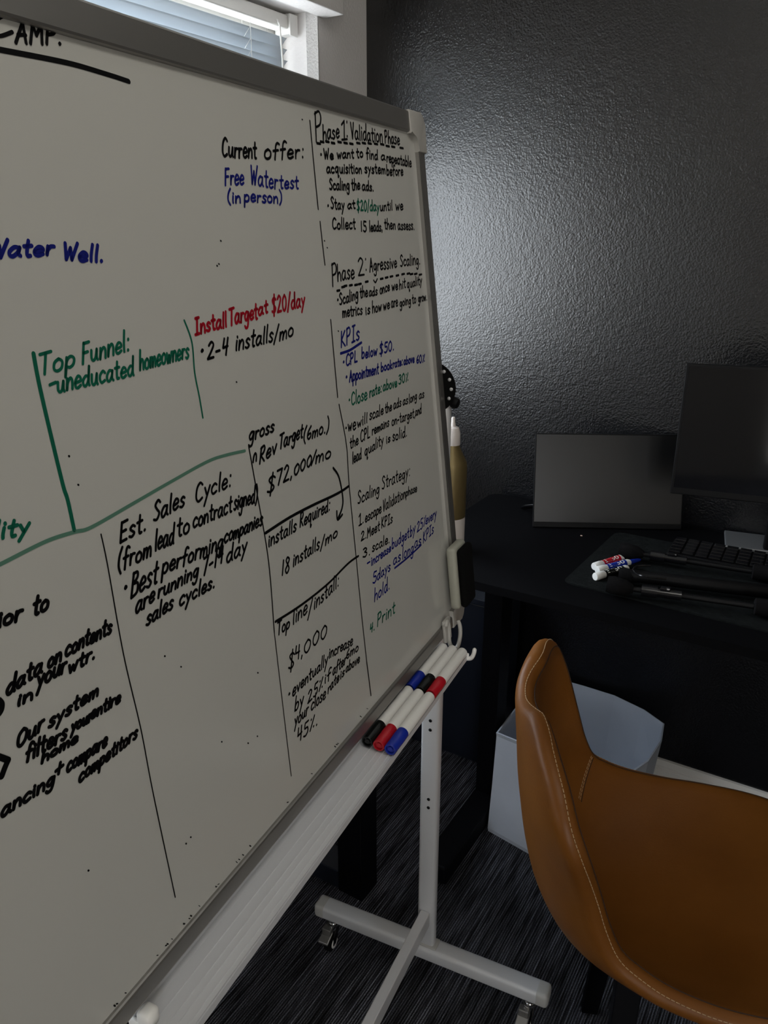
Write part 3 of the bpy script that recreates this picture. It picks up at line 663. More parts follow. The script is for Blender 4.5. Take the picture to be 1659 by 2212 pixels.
block('blue', 'blue note about increasing the budget by 25 percent', c4, 3.318,
      [('-', 1034, 1150, 1056, 1138, 55), ('increase', 1066, 1136, 1206, 1030, 66), ('budget', 1214, 1016, 1336, 932, 75), ('by', 1344, 930, 1380, 894, 75), ('25%', 1394, 896, 1458, 842, 72), ('every', 1458, 838, 1532, 786, 42), ('5', 1076, 1262, 1102, 1248, 78), ('days', 1108, 1242, 1202, 1166, 78), ('as', 1224, 1132, 1276, 1098, 46), ('long', 1288, 1092, 1368, 1040, 84), ('as', 1376, 1012, 1422, 980, 46), ('KPIs', 1438, 972, 1512, 898, 76), ('hold.', 1088, 1396, 1196, 1304, 95)],
      [([(1235, 1152), (1330, 1075), (1425, 986)], 0.0030)], 0.02, 0.0028)
block('green', 'green fourth list item reading Print', c4, 3.318, [('4.', 1056, 1622, 1088, 1595, 66), ('Print', 1108, 1572, 1234, 1472, 92)], (), 0.04, 0.0029)
# --- gross revenue column
block('black', 'black note reading gross Rev Target 6 mo 72000 dollars a month', c4, 3.318,
      [('gross', 188, 245, 366, 172, 62), ('^', 214, 392, 244, 380, 42), ('Rev', 262, 408, 382, 326, 112), ('Target', 405, 302, 572, 214, 108), ('(6mo.)', 578, 246, 758, 172, 95), ('$', 316, 622, 372, 600, 130), ('72,', 384, 562, 496, 505, 115), ('000', 510, 492, 634, 414, 80), ('/', 632, 412, 668, 392, 80), ('mo', 664, 405, 772, 362, 58)],
      [([(795, 435), (835, 500), (862, 640), (858, 720), (826, 803)], 0.0034), ([(820, 745), (826, 805), (860, 768)], 0.0032)], 0.08, 0.0031)
block('black', 'black note reading installs Required 18 installs a month', c4, 3.318,
      [('installs', 328, 1002, 526, 884, 98), ('Required:', 553, 862, 768, 738, 96), ('|8', 420, 1208, 476, 1184, 112), ('installs', 504, 1142, 692, 1012, 96), ('/mo', 700, 1022, 822, 922, 84)],
      [([(310, 900), (480, 790), (640, 705), (780, 640), (855, 600), (905, 565)], 0.0034)], 0.05, 0.0029)
block('black', 'black note reading Top line per install 4000 dollars', c4, 3.318,
      [('Top', 392, 1634, 478, 1580, 95), ('line', 503, 1558, 604, 1472, 110), ('/', 608, 1512, 640, 1495, 120), ('install:', 654, 1452, 832, 1282, 100), ('$', 470, 1884, 512, 1868, 115), ('4,', 518, 1812, 572, 1786, 100), ('000', 582, 1772, 744, 1640, 92)],
      [([(380, 1536), (560, 1420), (750, 1270), (900, 1120), (975, 1065)], 0.0030)], 0.05, 0.0028)
block('black', 'black note about eventually increasing by 25 percent', c7, 3.318,
      [('*', 200, 1036, 222, 1030, 90), ('eventually', 234, 1012, 486, 776, 92), ('increase', 496, 738, 666, 640, 80), ('by', 250, 1122, 312, 1070, 110), ('25%', 344, 1062, 452, 950, 88), ('if', 464, 922, 508, 880, 78), ('after', 524, 862, 618, 772, 80), ('6mo', 622, 742, 706, 680, 66), ('your', 250, 1226, 346, 1136, 56), ('close', 368, 1114, 472, 1020, 96), ('rate', 488, 992, 568, 898, 76), ('is', 578, 888, 606, 856, 66), ('above', 618, 838, 716, 764, 68), ('45%.', 268, 1348, 412, 1212, 100)], (), 0.06, 0.0028)
# --- green funnel box
block('green', 'green vertical line left of the funnel notes', c5, 2.44, (), [([(175, 400), (205, 560), (260, 800), (330, 1090), (355, 1170), (390, 1330)], 0.0034)])
block('green', 'green vertical line right of the funnel notes', c5, 2.44, (), [([(970, 225), (1010, 340), (1025, 500), (1050, 630), (1068, 738)], 0.0020)])
block('green_faint', 'faint green line sloping under the funnel notes', c5, 2.44, (), [([(-60, 1535), (0, 1510), (240, 1390), (390, 1340), (480, 1315), (700, 1190), (900, 1075), (1090, 970), (1190, 935), (1290, 912)], 0.0030)])
block('green', 'green note reading Top Funnel uneducated homeowners', c5, 2.44,
      [('Top', 206, 512, 388, 468, 112), ('Funnel:', 430, 455, 678, 385, 108), ('-', 256, 610, 294, 596, 80), ('uneducated', 300, 606, 702, 516, 105), ('homeowners', 734, 487, 992, 420, 100)], (), 0.0, 0.0034)
block('red', 'red heading reading Install Target at 20 dollars a day', c5, 2.44, [('Install', 1026, 300, 1192, 258, 84), ('Target', 1208, 252, 1354, 214, 86), ('at', 1360, 200, 1408, 182, 66), ('$20/day', 1432, 190, 1604, 148, 84)], (), -0.02, 0.0033)
block('black', 'black line reading 2 to 4 installs a month', c5, 2.44, [('*', 1046, 425, 1074, 420, 90), ('2-4', 1090, 434, 1196, 405, 92), ('installs', 1238, 385, 1434, 336, 90), ('/mo', 1440, 342, 1542, 306, 84)], (), 0.06, 0.0030)
block('green', 'green end of a word at the left edge', c5, 2.44, [('lity', -36, 1386, 146, 1342, 96)], (), 0.15, 0.0040)
# --- sales cycle
block('black', 'black note reading Est Sales Cycle from lead to contract signed', c5, 2.44,
      [('Est.', 628, 1400, 764, 1332, 105), ('Sales', 806, 1288, 968, 1200, 100), ('Cycle:', 1028, 1185, 1214, 1098, 100), ('(from', 618, 1545, 792, 1468, 104), ('lead', 814, 1442, 912, 1398, 112), ('to', 930, 1368, 994, 1340, 100), ('contract', 1014, 1322, 1218, 1232, 90), ('signed)', 1230, 1225, 1352, 1180, 88)], (), 0.06, 0.0036)
block('black', 'black note about best performing companies running 7 to 14 day sales cycles', c6, 2.633,
      [('*', 694, 442, 722, 436, 115), ('Best', 740, 455, 888, 362, 145), ('performing', 918, 318, 1262, 168, 100), ('companies', 1272, 142, 1488, 38, 88), ('are', 768, 540, 872, 470, 64), ('running', 894, 455, 1122, 328, 90), ('7-|4', 1148, 328, 1262, 248, 100), ('day', 1284, 254, 1398, 190, 100), ('sales', 828, 612, 978, 510, 95), ('cycles.', 1016, 500, 1216, 390, 90)], (), 0.1, 0.0038)
# --- far left
block('black', 'black end of a line reading prior to', c6, 2.633, [('rior', -70, 640, 116, 572, 100), ('to', 182, 558, 268, 512, 110)], (), 0.12, 0.0042)
block('black', 'black note reading data on contents in your wtr', c6, 2.633, [('data', 32, 1006, 232, 878, 100), ('on', 268, 852, 342, 808, 58), ('contents', 368, 786, 628, 648, 94), ('in', 94, 1068, 178, 1030, 74), ('your', 208, 962, 368, 868, 62), ('wtr.', 386, 882, 532, 798, 84)], [([(-6, 1035), (8, 1055), (6, 1085), (-6, 1108)], 0.0046)], 0.12, 0.0041)
block('black', 'black note reading Our system filters your entire home', c6, 2.633, [('Our', 92, 1312, 238, 1200, 98), ('system', 272, 1192, 552, 1004, 84), ('filters', 142, 1384, 372, 1252, 98), ('your', 402, 1216, 516, 1150, 46), ('entire', 514, 1142, 678, 1046, 76), ('home', 232, 1392, 436, 1268, 62)], [([(-25, 1348), (45, 1374)], 0.0046), ([(45, 1374), (28, 1412), (8, 1466)], 0.0046)], 0.12, 0.0041)
block('black', 'black note at the lower left about comparing competitors', c6, 2.633, [('ancing', 4, 1702, 302, 1508, 84), ('+', 306, 1478, 352, 1442, 70), ('compare', 376, 1446, 602, 1292, 54), ('competitors', 446, 1502, 774, 1246, 82)], (), 0.12, 0.0041)
# --- thin divider lines
block('black', 'thin black line beside the right hand column', ident, 1, (), [([(669, 261), (677, 350), (687, 452)], 0.0022), ([(691, 479), (696, 525), (701.5, 572)], 0.0022), ([(714, 691), (721, 770), (729, 858)], 0.0022), ([(732, 874), (748, 962), (754, 1050), (769, 1205), (780, 1320), (792, 1431)], 0.0022), ([(792, 1431), (801, 1502)], 0.0026)])
block('black', 'thin black line left of the revenue column', ident, 1, (), [([(536.7, 964), (555, 1067), (579.5, 1211), (592, 1365)], 0.0019), ([(592, 1365), (611, 1528), (628.7, 1676)], 0.0015)])
block('black', 'long thin black line left of the sales cycle notes', ident, 1, (), [([(217.6, 1154), (232, 1222), (266, 1412), (304, 1576), (330, 1712), (378, 1938)], 0.0013)])
k = Ink()
for x, y in ((472, 570), (468, 574), (652, 258), (411, 1808), (401, 1822), (476, 520), (535, 1605), (148, 985), (168, 1047), (510, 825), (555, 1590), (478, 1602), (700, 520), (706, 535), (355, 1417), (556, 1453), (190, 1880), (730, 715), (755, 780), (390, 1440)):
    k.line([(x, y), (x + 1.2, y + 0.6)], 0.0016, False)
for i in range(26):
    x = 240 + random.random() * 560; yy = 2212 - (x - 217) * 1.1773
    k.line([(x - 2, yy - random.uniform(1, 5)), (x + 1, yy - random.uniform(1, 4))], random.uniform(0.0006, 0.0014), False)
o = k.done('black', 'small black marker specks scattered over the board')
o.name = 'marker_specks'; o['kind'] = 'stuff'

# ------------------------------------------------------------------ markers on the tray
def marker(name, cap, label, n, u, group):
    """marker lying along the tray, cap towards the viewer"""
    P = N0 * n + U0 * u + Vector((0, 0, TZ + 0.0104))
    r_ = empty(name, label, 'marker', P, BY, group)
    R_ = 0.0082
    f = lambda v: Vector((v.x, v.z, v.y))
    obj('barrel', lathe([(0, 0.137), (R_ * 0.82, 0.137), (R_ * 0.96, 0.1355), (R_, 0.133), (R_, 0.0405), (R_ * 0.8, 0.040), (0, 0.040)], 28, f), M['white_plastic'], r_, smooth=True)
    obj('cap', lathe([(0, 0.0405), (R_ * 1.03, 0.0405), (R_ * 1.03, 0.0240), (R_ * 0.99, 0.0235), (R_ * 0.99, 0.001), (R_ * 0.94, 0.0), (R_ * 0.74, 0.0), (R_ * 0.70, 0.003), (R_ * 0.42, 0.003), (R_ * 0.40, 0.001), (0, 0.001)], 28, f), M[cap], r_, smooth=True)
    return r_
grp = 'dry erase markers on the whiteboard tray'
for (cap, n_, u_, lb) in (('blue_cap', -0.3875, 0.906, 'blue-capped white marker beside the board rail, in the far row on the tray'),
                          ('black_cap', -0.3705, 0.905, 'black-capped white marker in the middle of the far row on the tray'),
                          ('red_cap', -0.3535, 0.904, 'red-capped white marker on the outer edge of the tray, in the far row'),
                          ('black_cap', -0.3870, 0.766, 'black-capped white marker beside the board rail, in the near row on the tray'),
                          ('red_cap', -0.3700, 0.765, 'red-capped white marker in the middle of the near row on the tray'),
                          ('blue_cap', -0.3530, 0.764, 'blue-capped white marker on the outer edge of the tray, in the near row')):
    marker('dry_erase_marker', cap, lb, n_, u_, grp)
# ------------------------------------------------------------------ eraser on the board edge
P = N0 * (NC) + U0 * UC
er = empty('whiteboard_eraser', 'grey eraser with black felt stuck on the lower right edge of the whiteboard', 'eraser', P, BY)
bm = bmesh.new(); add_box(bm, 0.0075, 0.024, 1.072, 1.124, 0.018, 0.124, r=0.006, seg=3, f=TV)
obj('grip', bm, M['eraser'], er, smooth=True)
bm = bmesh.new(); add_box(bm, 0.0238, 0.036, 1.075, 1.122, 0.021, 0.121, r=0.010, seg=4, f=TV)
obj('felt_pad', bm, M['felt'], er, smooth=True)

# ------------------------------------------------------------------ desk
DT = 0.81
DX_0, DX_1, DY0, DY1 = -0.842, 1.05, 1.379, 1.955
def round_rect(x0, x1, y0, y1, r, n_=6):
    out = []
    for cx, cy, a0 in ((x1 - r, y1 - r, 0), (x0 + r, y1 - r, PI / 2), (x0 + r, y0 + r, PI), (x1 - r, y0 + r, 1.5 * PI)):
        out += [(cx + r * math.cos(a0 + k * PI / 2 / n_), cy + r * math.sin(a0 + k * PI / 2 / n_)) for k in range(n_ + 1)]
    return out
dk = empty('standing_desk', 'black standing desk against the black wall', 'desk', ((DX_0 + DX_1) / 2, (DY0 + DY1) / 2, 0))
dl = Vector(dk.location)
D_ = lambda v: Vector(v) - dl
bm = bmesh.new(); add_prism(bm, round_rect(DX_0, DX_1, DY0, DY1, 0.03), DT - 0.019, DT, r=0.0015, f=D_)
obj('desktop', bm, M['desk'], dk)
for xa, xb in ((-0.712, -0.662), (0.86, 0.91)):
    bm = bmesh.new(); add_box(bm, xa, xb, 1.632, 1.70, 0.06, DT - 0.05, r=0.003, f=D_); add_box(bm, xa + 0.006, xb - 0.006, 1.638, 1.694, DT - 0.05, DT - 0.019, f=D_)
    obj('leg', bm, M['black_steel'], dk)
    bm = bmesh.new(); add_box(bm, xa - 0.004, xb + 0.012, 1.335, 1.925, 0.008, 0.060, r=0.006, f=D_)
    for yy in (1.36, 1.90): add_lathe(bm, [(0, 0), (0.014, 0), (0.014, 0.012), (0, 0.012)], 14, lambda v, yy=yy, xa=xa: D_((v.x + xa + 0.028, v.y + yy, v.z)))
    obj('foot', bm, M['black_steel'], dk)
    bm = bmesh.new(); add_box(bm, xa + 0.004, xb - 0.004, 1.42, 1.92, DT - 0.048, DT - 0.019, f=D_); obj('side_bracket', bm, M['black_steel'], dk)
bm = bmesh.new(); add_box(bm, -0.662, 0.86, 1.645, 1.69, DT - 0.065, DT - 0.026, f=D_); obj('crossbar', bm, M['black_steel'], dk)

# second dark table standing behind the whiteboard, one leg seen under the tray
t2 = empty('side_table', 'black table behind the whiteboard with one square leg seen under the tray', 'table', (-1.03, 0.85, 0))
s2 = Vector(t2.location); S2 = lambda v: Vector(v) - s2
bm = bmesh.new(); add_box(bm, -1.26, -0.795, 0.42, 1.275, 0.69, 0.715, r=0.003, f=S2); obj('tabletop', bm, M['desk'], t2)
for ya in (1.195, 0.45):
    bm = bmesh.new(); add_box(bm, -0.868, -0.800, ya, ya + 0.070, 0.0, 0.69, r=0.003, f=S2); obj('leg', bm, M['black_steel'], t2)
    bm = bmesh.new(); add_box(bm, -1.245, -1.185, ya, ya + 0.070, 0.0, 0.69, r=0.003, f=S2); obj('leg', bm, M['black_steel'], t2)
    bm = bmesh.new(); add_box(bm, -1.185, -0.868, ya, ya + 0.070, 0.005, 0.058, r=0.003, f=S2); obj('floor_rail', bm, M['box'], t2)
# dark cabinet in the corner
cb = empty('storage_cabinet', 'dark blue-black cabinet in the corner, behind the whiteboard post and desk leg', 'cabinet', (-1.0, 1.88, 0))
c_ = Vector(cb.location); C_ = lambda v: Vector(v) - c_
bm = bmesh.new(); add_box(bm, -1.25, -0.735, 1.812, 1.950, 0.0, 0.525, r=0.004, f=C_); obj('body', bm, M['box'], cb)
bm = bmesh.new(); add_box(bm, -1.255, -0.730, 1.806, 1.952, 0.525, 0.545, r=0.003, f=C_); obj('top_panel', bm, M['box'], cb)

# ------------------------------------------------------------------ fabric bin under the desk
bn = empty('storage_bin', 'white fabric cube bin standing open on the carpet under the desk', 'bin', (-0.46, 1.75, 0))
b0 = Vector(bn.location)
rim = [(-0.650, 1.611), (-0.652, 1.78), (-0.640, 1.945), (-0.53, 1.948), (-0.439, 1.945), (-0.35, 1.918), (-0.289, 1.880), (-0.277, 1.80), (-0.286, 1.70), (-0.322, 1.600), (-0.40, 1.585), (-0.51, 1.598)]
bot = [(-0.642, 1.570), (-0.64, 1.73), (-0.632, 1.90), (-0.53, 1.90), (-0.44, 1.895), (-0.36, 1.885), (-0.305, 1.87), (-0.300, 1.79), (-0.303, 1.68), (-0.318, 1.520), (-0.40, 1.530), (-0.51, 1.548)]
def ring(bm, pts, z, k=1.0):
    cx = sum(p[0] for p in pts) / len(pts); cy = sum(p[1] for p in pts) / len(pts)
    return [bm.verts.new((cx + (x - cx) * k - b0.x, cy + (y - cy) * k - b0.y, z)) for x, y in pts]
bm = bmesh.new(); nR = len(rim)
mid = [((a_[0] * .5 + c_2[0] * .5), (a_[1] * .5 + c_2[1] * .5)) for a_, c_2 in zip(rim, bot)]
R = [ring(bm, bot, 0.0), ring(bm, bot, 0.012, 1.006), ring(bm, mid, 0.14), ring(bm, rim, 0.272), ring(bm, rim, 0.282, 1.006), ring(bm, rim, 0.283, 0.985), ring(bm, rim, 0.270, 0.976), ring(bm, mid, 0.14, 0.97), ring(bm, bot, 0.010, 0.965)]
for a, c in zip(R, R[1:]):
    for i in range(nR): bm.faces.new((a[i], a[(i + 1) % nR], c[(i + 1) % nR], c[i]))
bm.faces.new(R[0][::-1]); bm.faces.new(R[-1])
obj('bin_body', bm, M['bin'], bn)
bm = bmesh.new()
hp = [(-0.280, 1.74, 0.19), (-0.268, 1.72, 0.195), (-0.266, 1.68, 0.185), (-0.284, 1.66, 0.18)]
add_tube(bm, catmull([(x - b0.x, y - b0.y, z) for x, y, z in hp], 5), 0.008, 8)
obj('handle', bm, M['bin'], bn, smooth=True)

# ------------------------------------------------------------------ things on the desk
# bottle
bp_ = (-0.751, 1.507)
bt = empty('water_bottle', 'olive gold bottle with white cap and white base band behind the board edge', 'bottle', (bp_[0], bp_[1], DT))
BR = 0.0335
obj('body', lathe([(BR, 0.085), (BR + 0.0005, 0.088), (BR + 0.0005, 0.205), (BR * 0.97, 0.215), (0.0165, 0.247), (0.0155, 0.253), (0, 0.253)], 40), M['gold'], bt, smooth=True)
obj('base_sleeve', lathe([(0, 0), (BR - 0.002, 0), (BR, 0.002), (BR, 0.087), (0, 0.087)], 40), M['cream'], bt, smooth=True)
cp = obj('cap', lathe([(0, 0.253), (0.0165, 0.253), (0.0170, 0.255), (0.0165, 0.280), (0.013, 0.291), (0.008, 0.294), (0, 0.294)], 32), M['cream'], bt, smooth=True)
obj('nozzle', lathe([(0, 0.293), (0.0055, 0.293), (0.0050, 0.302), (0.0042, 0.303), (0.0042, 0.312), (0.003, 0.315), (0, 0.315)], 20), M['cream'], cp, smooth=True)
# portable monitor leaning back on its stand
pm = empty('portable_monitor', 'slim dark portable monitor leaning back on the desk, left of the big monitor', 'monitor', (-0.64, 1.745, DT), math.atan2(0.176, 0.323))
lean = math.radians(13.4); LW, LH = 0.366, 0.234
def PMf(v):   # x along the width, y = thickness (back), z up the panel
    return Vector((v.x, v.y * math.cos(lean) + v.z * math.sin(lean), v.z * math.cos(lean) - v.y * math.sin(lean)))
PMv = lambda v: PMf(v) + Vector((0, 0, 0.0025))
bm = bmesh.new(); add_box(bm, 0, LW, 0, 0.008, 0, LH, r=0.0015, f=PMv); obj('housing', bm, M['black_plastic'], pm)
bm = bmesh.new(); add_box(bm, 0.003, LW - 0.003, -0.0006, 0.0005, 0.014, LH - 0.003, f=PMv); obj('screen', bm, M['screen'], pm)
bm = bmesh.new(); add_prism(bm, [(0.036, 0.100), (0.042, 0.100), (0.096, 0.003), (0.090, 0.0)], 0.10, 0.26, f=lambda p: Vector((p.z, p.x, p.y)))
obj('kickstand', bm, M['black_plastic'], pm)
# cable looping out behind it
cbp = [(-0.628, 1.80, DT + 0.035), (-0.66, 1.815, DT + 0.035), (-0.695, 1.835, DT + 0.022), (-0.716, 1.858, DT + 0.006), (-0.70, 1.885, DT + 0.004), (-0.64, 1.90, DT + 0.004), (-0.58, 1.895, DT + 0.004)]
bm = bmesh.new(); add_tube(bm, catmull(cbp, 8), 0.0028, 8)
tag(obj('video_cable', bm, M['black_gloss'], smooth=True), 'black cable looping out behind the portable monitor', 'cable')
# big monitor
bg_a = math.atan2(0.029, 0.161)
bmn = empty('desktop_monitor', 'large black desktop monitor at the right edge on a silver stand', 'monitor', (-0.3253, 1.75, DT), bg_a)
Z0 = 0.954 - DT; MH = 0.290; MW = 0.495
obj('housing', box(0, MW, 0.0, 0.012, Z0, Z0 + MH, r=0.002), M['black_plastic'], bmn)
obj('back_bulge', box(0.05, MW - 0.05, 0.011, 0.042, Z0 + 0.03, Z0 + MH - 0.04, r=0.012), M['black_plastic'], bmn)
obj('screen', box(0.006, MW - 0.006, -0.0006, 0.0006, Z0 + 0.016, Z0 + MH - 0.006), M['screen_gloss'], bmn)
pl = obj('stand_base', box(0.135, 0.36, 0.075, 0.185, 0.001, 0.009, r=0.002), M['silver'], bmn)
for v in pl.data.vertices: v.co.y -= 0.0
obj('stand_neck', box(0.215, 0.28, 0.080, 0.100, 0.008, Z0 + 0.16, r=0.004), M['black_plastic'], bmn)
obj('stand_mount', box(0.205, 0.29, 0.040, 0.082, Z0 + 0.09, Z0 + 0.16, r=0.004), M['black_plastic'], bmn)
# desk mat
pts = [onz(1330, 1150, DT), onz(1216, 1256, DT)]
A0, B0 = Vector((-0.455, 1.822)), Vector((-0.465, 1.470))
mt = [(-0.465, 1.470), (0.42, 1.440), (0.435, 1.805), (-0.452, 1.822)]
def rounded_poly(pp, r, n_=5):
    out = []; N_ = len(pp)
    for i in range(N_):
        p, a_, c_2 = Vector(pp[i]), Vector(pp[i - 1]), Vector(pp[(i + 1) % N_])
        d1 = (a_ - p).normalized(); d2 = (c_2 - p).normalized()
        for k in range(n_ + 1):
            t = k / n_; q = (p + d1 * r) * (1 - t) ** 2 + p * 2 * t * (1 - t) + (p + d2 * r) * t * t
            out.append((q.x, q.y))
    return out
bm = bmesh.new(); add_prism(bm, rounded_poly(mt, 0.02), DT, DT + 0.0035, r=0.001)
tag(obj('desk_mat', bm, M['mat_pad']), 'black cloth mat spread on the desk under the tripod', 'mat')
DM = DT + 0.0035
# keyboard
kb = empty('keyboard', 'low black keyboard on the mat in front of the monitor stand', 'keyboard', (-0.10, 1.776, DM), math.radians(2))
obj('body', box(-0.212, 0.212, -0.052, 0.052, 0, 0.012, r=0.003), M['black_plastic'], kb)
ko = None
for r_ in range(5):
    for c2_ in range(15):
        x_, y_ = -0.196 + c2_ * 0.028, 0.040 - r_ * 0.020
        if ko is None:
            bm = bmesh.new(); add_prism(bm, [(-0.012, -0.0085), (0.012, -0.0085), (0.012, 0.0085), (-0.012, 0.0085)], 0, 0.006, r=0.0015)
            ko = obj('key', bm, M['black_gloss'], kb); q = ko
        else:
            q = ko.copy(); COL.objects.link(q); q.parent = kb
        q.location = (x_, y_, 0.0118)
# tripod lying folded
tp_ = empty('tripod', 'black folded tripod lying across the desk mat', 'tripod', (-0.1, 1.58, DM))
t0 = Vector(tp_.location); TP = lambda v: Vector(v) - t0
def desk_pt(x, y, h): return onz(x, y, DM + h)
legs = [((1350, 1191), (1659, 1240), 0.014), ((1324, 1266), (1659, 1314), 0.014)]
for (p_, q_, h) in legs:
    a = desk_pt(*p_, h + 0.006); c = desk_pt(*q_, h + 0.006); d = (c - a).normalized(); end = a + d * 0.62
    bm = bmesh.new(); add_tube(bm, [TP(a + d * 0.02), TP(a + d * 0.30)], 0.0055, 12)
    add_tube(bm, [TP(a + d * 0.28), TP(end)], 0.0085, 12)
    lg = obj('leg', bm, M['black_plastic'], tp_, smooth=True)
    bm = bmesh.new()
    add_tube(bm, [TP(a - d * 0.012 + Vector((0, 0, 0.003))), TP(a + d * 0.0 + Vector((0, 0, 0.002))), TP(a + d * 0.025), TP(a + d * 0.04)], [0.016, 0.019, 0.016, 0.008], 14)
    obj('rubber_foot', bm, M['foam'], lg, smooth=True)
    bm = bmesh.new()
    add_tube(bm, [TP(a + d * 0.055), TP(a + d * 0.085)], 0.012, 12); add_box(bm, 0, 0.02, -0.006, 0.006, 0, 0.010, r=0.002, f=lambda v, a=a, d=d: TP(a + d * (0.09 + v.x) + Vector((0, v.y, v.z + 0.004))))
    add_tube(bm, [TP(a + d * 0.085), TP(a + d * 0.13)], 0.0095, 12)
    obj('leg_lock', bm, M['black_gloss'], lg, smooth=True)
    bm = bmesh.new(); add_tube(bm, [TP(a + d * 0.26), TP(a + d * 0.262), TP(a + d * 0.44), TP(a + d * 0.442)], [0.012, 0.0165, 0.0165, 0.012], 16)
    obj('foam_grip', bm, M['foam'], lg, smooth=True)
a = desk_pt(1352, 1242, 0.022); c = desk_pt(1640, 1276, 0.022); d = (c - a).normalized()
bm = bmesh.new(); add_tube(bm, [TP(a), TP(a + d * 0.005), TP(a + d * 0.32), TP(a + d * 0.325)], [0.008, 0.013, 0.014, 0.010], 16)
obj('centre_tube', bm, M['black_plastic'], tp_, smooth=True)
bm = bmesh.new(); add_tube(bm, [TP(a + d * 0.325), TP(a + d * 0.33), TP(a + d * 0.42), TP(a + d * 0.425)], [0.014, 0.017, 0.017, 0.014], 18)
for k in range(7): add_tube(bm, [TP(a + d * (0.34 + k * 0.012)), TP(a + d * (0.345 + k * 0.012))], 0.0185, 18)
obj('ribbed_collar', bm, M['black_gloss'], tp_, smooth=True)
a2 = desk_pt(1345, 1243, 0.020); bm = bmesh.new()
add_tube(bm, [TP(a2 - d * 0.008), TP(a2), TP(a2 + d * 0.02), TP(a2 + d * 0.05)], [0.015, 0.018, 0.014, 0.008], 14)
obj('rubber_foot', bm, M['foam'], tp_, smooth=True)
bm = bmesh.new()
st0 = [desk_pt(1440, 1250, 0.040), desk_pt(1400, 1246, 0.042), desk_pt(1376, 1240, 0.04), desk_pt(1368, 1230, 0.04), desk_pt(1380, 1222, 0.042), desk_pt(1405, 1222, 0.042)]
add_tube(bm, [TP(p) for p in catmull(st0, 6)], 0.0022, 8)
obj('wrist_strap', bm, M['black_gloss'], tp_, smooth=True)
# loose markers on the mat
def desk_marker(p, q, colr, label):
    a = desk_pt(*p, 0.008); c = desk_pt(*q, 0.008); d = (c - a); d.z = 0; d.normalize()
    r_ = empty('dry_erase_marker', label, 'marker', a, math.atan2(d.y, d.x), 'loose markers on the desk mat')
    f = lambda v: Vector((v.z, v.x, v.y))
    obj('barrel', lathe([(0, 0), (0.0078, 0), (0.0086, 0.0015), (0.0086, 0.020), (0.0080, 0.021), (0.0080, 0.088), (0.006, 0.094), (0, 0.094)], 24, f), M['white_plastic'], r_, smooth=True)
    lb = obj('label_band', lathe([(0.0080, 0.026), (0.0082, 0.026), (0.0082, 0.080), (0.0080, 0.080)], 24, f), M[colr], r_, smooth=True)
    obj('cap', lathe([(0, 0.093), (0.0062, 0.093), (0.0058, 0.098), (0.004, 0.122), (0.002, 0.126), (0, 0.126)], 20, f), M[colr], r_, smooth=True)
    # white lettering on the band
    bm = bmesh.new(); x = 0.030
    for ch in 'EXPO':
        w_, ss = strokes(ch)if ch != 'X' else (0.48, [[Vector((0.05, 0.98)), Vector((0.42, 0))], [Vector((0.42, 0.98)), Vector((0.05, 0))]])
        for s in ss:
            pr = None
            for p0, p1 in zip(s, s[1:]):
                q4 = []
                dd = (p1 - p0); 
                if dd.length < 1e-5: continue
                nv = Vector((-dd.y, dd.x)).normalized() * 0.09
                for P_ in (p0 + nv, p0 - nv, p1 - nv, p1 + nv):
                    an = math.radians(58 + 64 * (1 - P_.y)) - 0.35
                    q4.append(bm.verts.new((x + P_.x * 0.017, -0.0083 * math.cos(PI - an) * -1, 0.0083 * math.sin(an))))
                bm.faces.new(q4)
        x += w_ * 0.017 + 0.003
    obj('lettering', bm, M['white_plastic'], lb)
    return r_
desk_marker((1283, 1224), (1345, 1204), 'red_cap', 'red and white marker lying on the mat behind the blue one')
desk_marker((1290, 1232), (1362, 1214), 'blue_cap', 'blue and white marker lying on the mat between red and black ones')
desk_marker((1285, 1246), (1345, 1230), 'black_cap', 'black and white marker on the mat nearest the desk front edge')
cr_ = onz(1256, 1158, DT)
bm = bmesh.new(); add_box(bm, -0.0025, 0.0025, -0.0015, 0.0015, 0, 0.002, r=0.0006, f=lambda v: Vector((v.x + cr_.x, v.y + cr_.y, v.z + DT)))
tag(obj('crumb', bm, M['crumb']), 'tiny pale crumb lying on the black desk below the portable monitor', 'crumb')

# ------------------------------------------------------------------ tan leather bucket chair
CM = Vector((-0.2403, 1.1299, 0)); Lx = Vector((-0.38035, 0.92484, 0)); Fx = Vector((0.92484, 0.38035, 0))
ch = empty('bucket_chair', 'tan leather bucket chair pulled up to the desk', 'chair', CM, math.atan2(Fx.y, Fx.x))
# stations front -> top: rim (fw, half width, z), centre (fw, z)
ST = [((0.400, 0.150, 0.415), (0.415, 0.412)), ((0.395, 0.195, 0.425), (0.395, 0.415)), ((0.36, 0.228, 0.436), (0.35, 0.412)), ((0.30, 0.243, 0.443), (0.28, 0.402)), ((0.22, 0.250, 0.447), (0.20, 0.392)), ((0.14, 0.248, 0.453), (0.12, 0.385)), ((0.07, 0.240, 0.468), (0.04, 0.385)), ((0.025, 0.231, 0.487), (-0.02, 0.396)),
      ((-0.004, 0.224, 0.508), (-0.065, 0.425)), ((-0.025, 0.220, 0.55), (-0.095, 0.480)), ((-0.041, 0.222, 0.60), (-0.112, 0.545)), ((-0.056, 0.231, 0.65), (-0.122, 0.608)), ((-0.070, 0.240, 0.695), (-0.129, 0.662)), ((-0.084, 0.232, 0.732), (-0.133, 0.710)), ((-0.096, 0.200, 0.760), (-0.136, 0.742)), ((-0.110, 0.15, 0.777), (-0.138, 0.764)), ((-0.124, 0.085, 0.785), (-0.139, 0.776))]
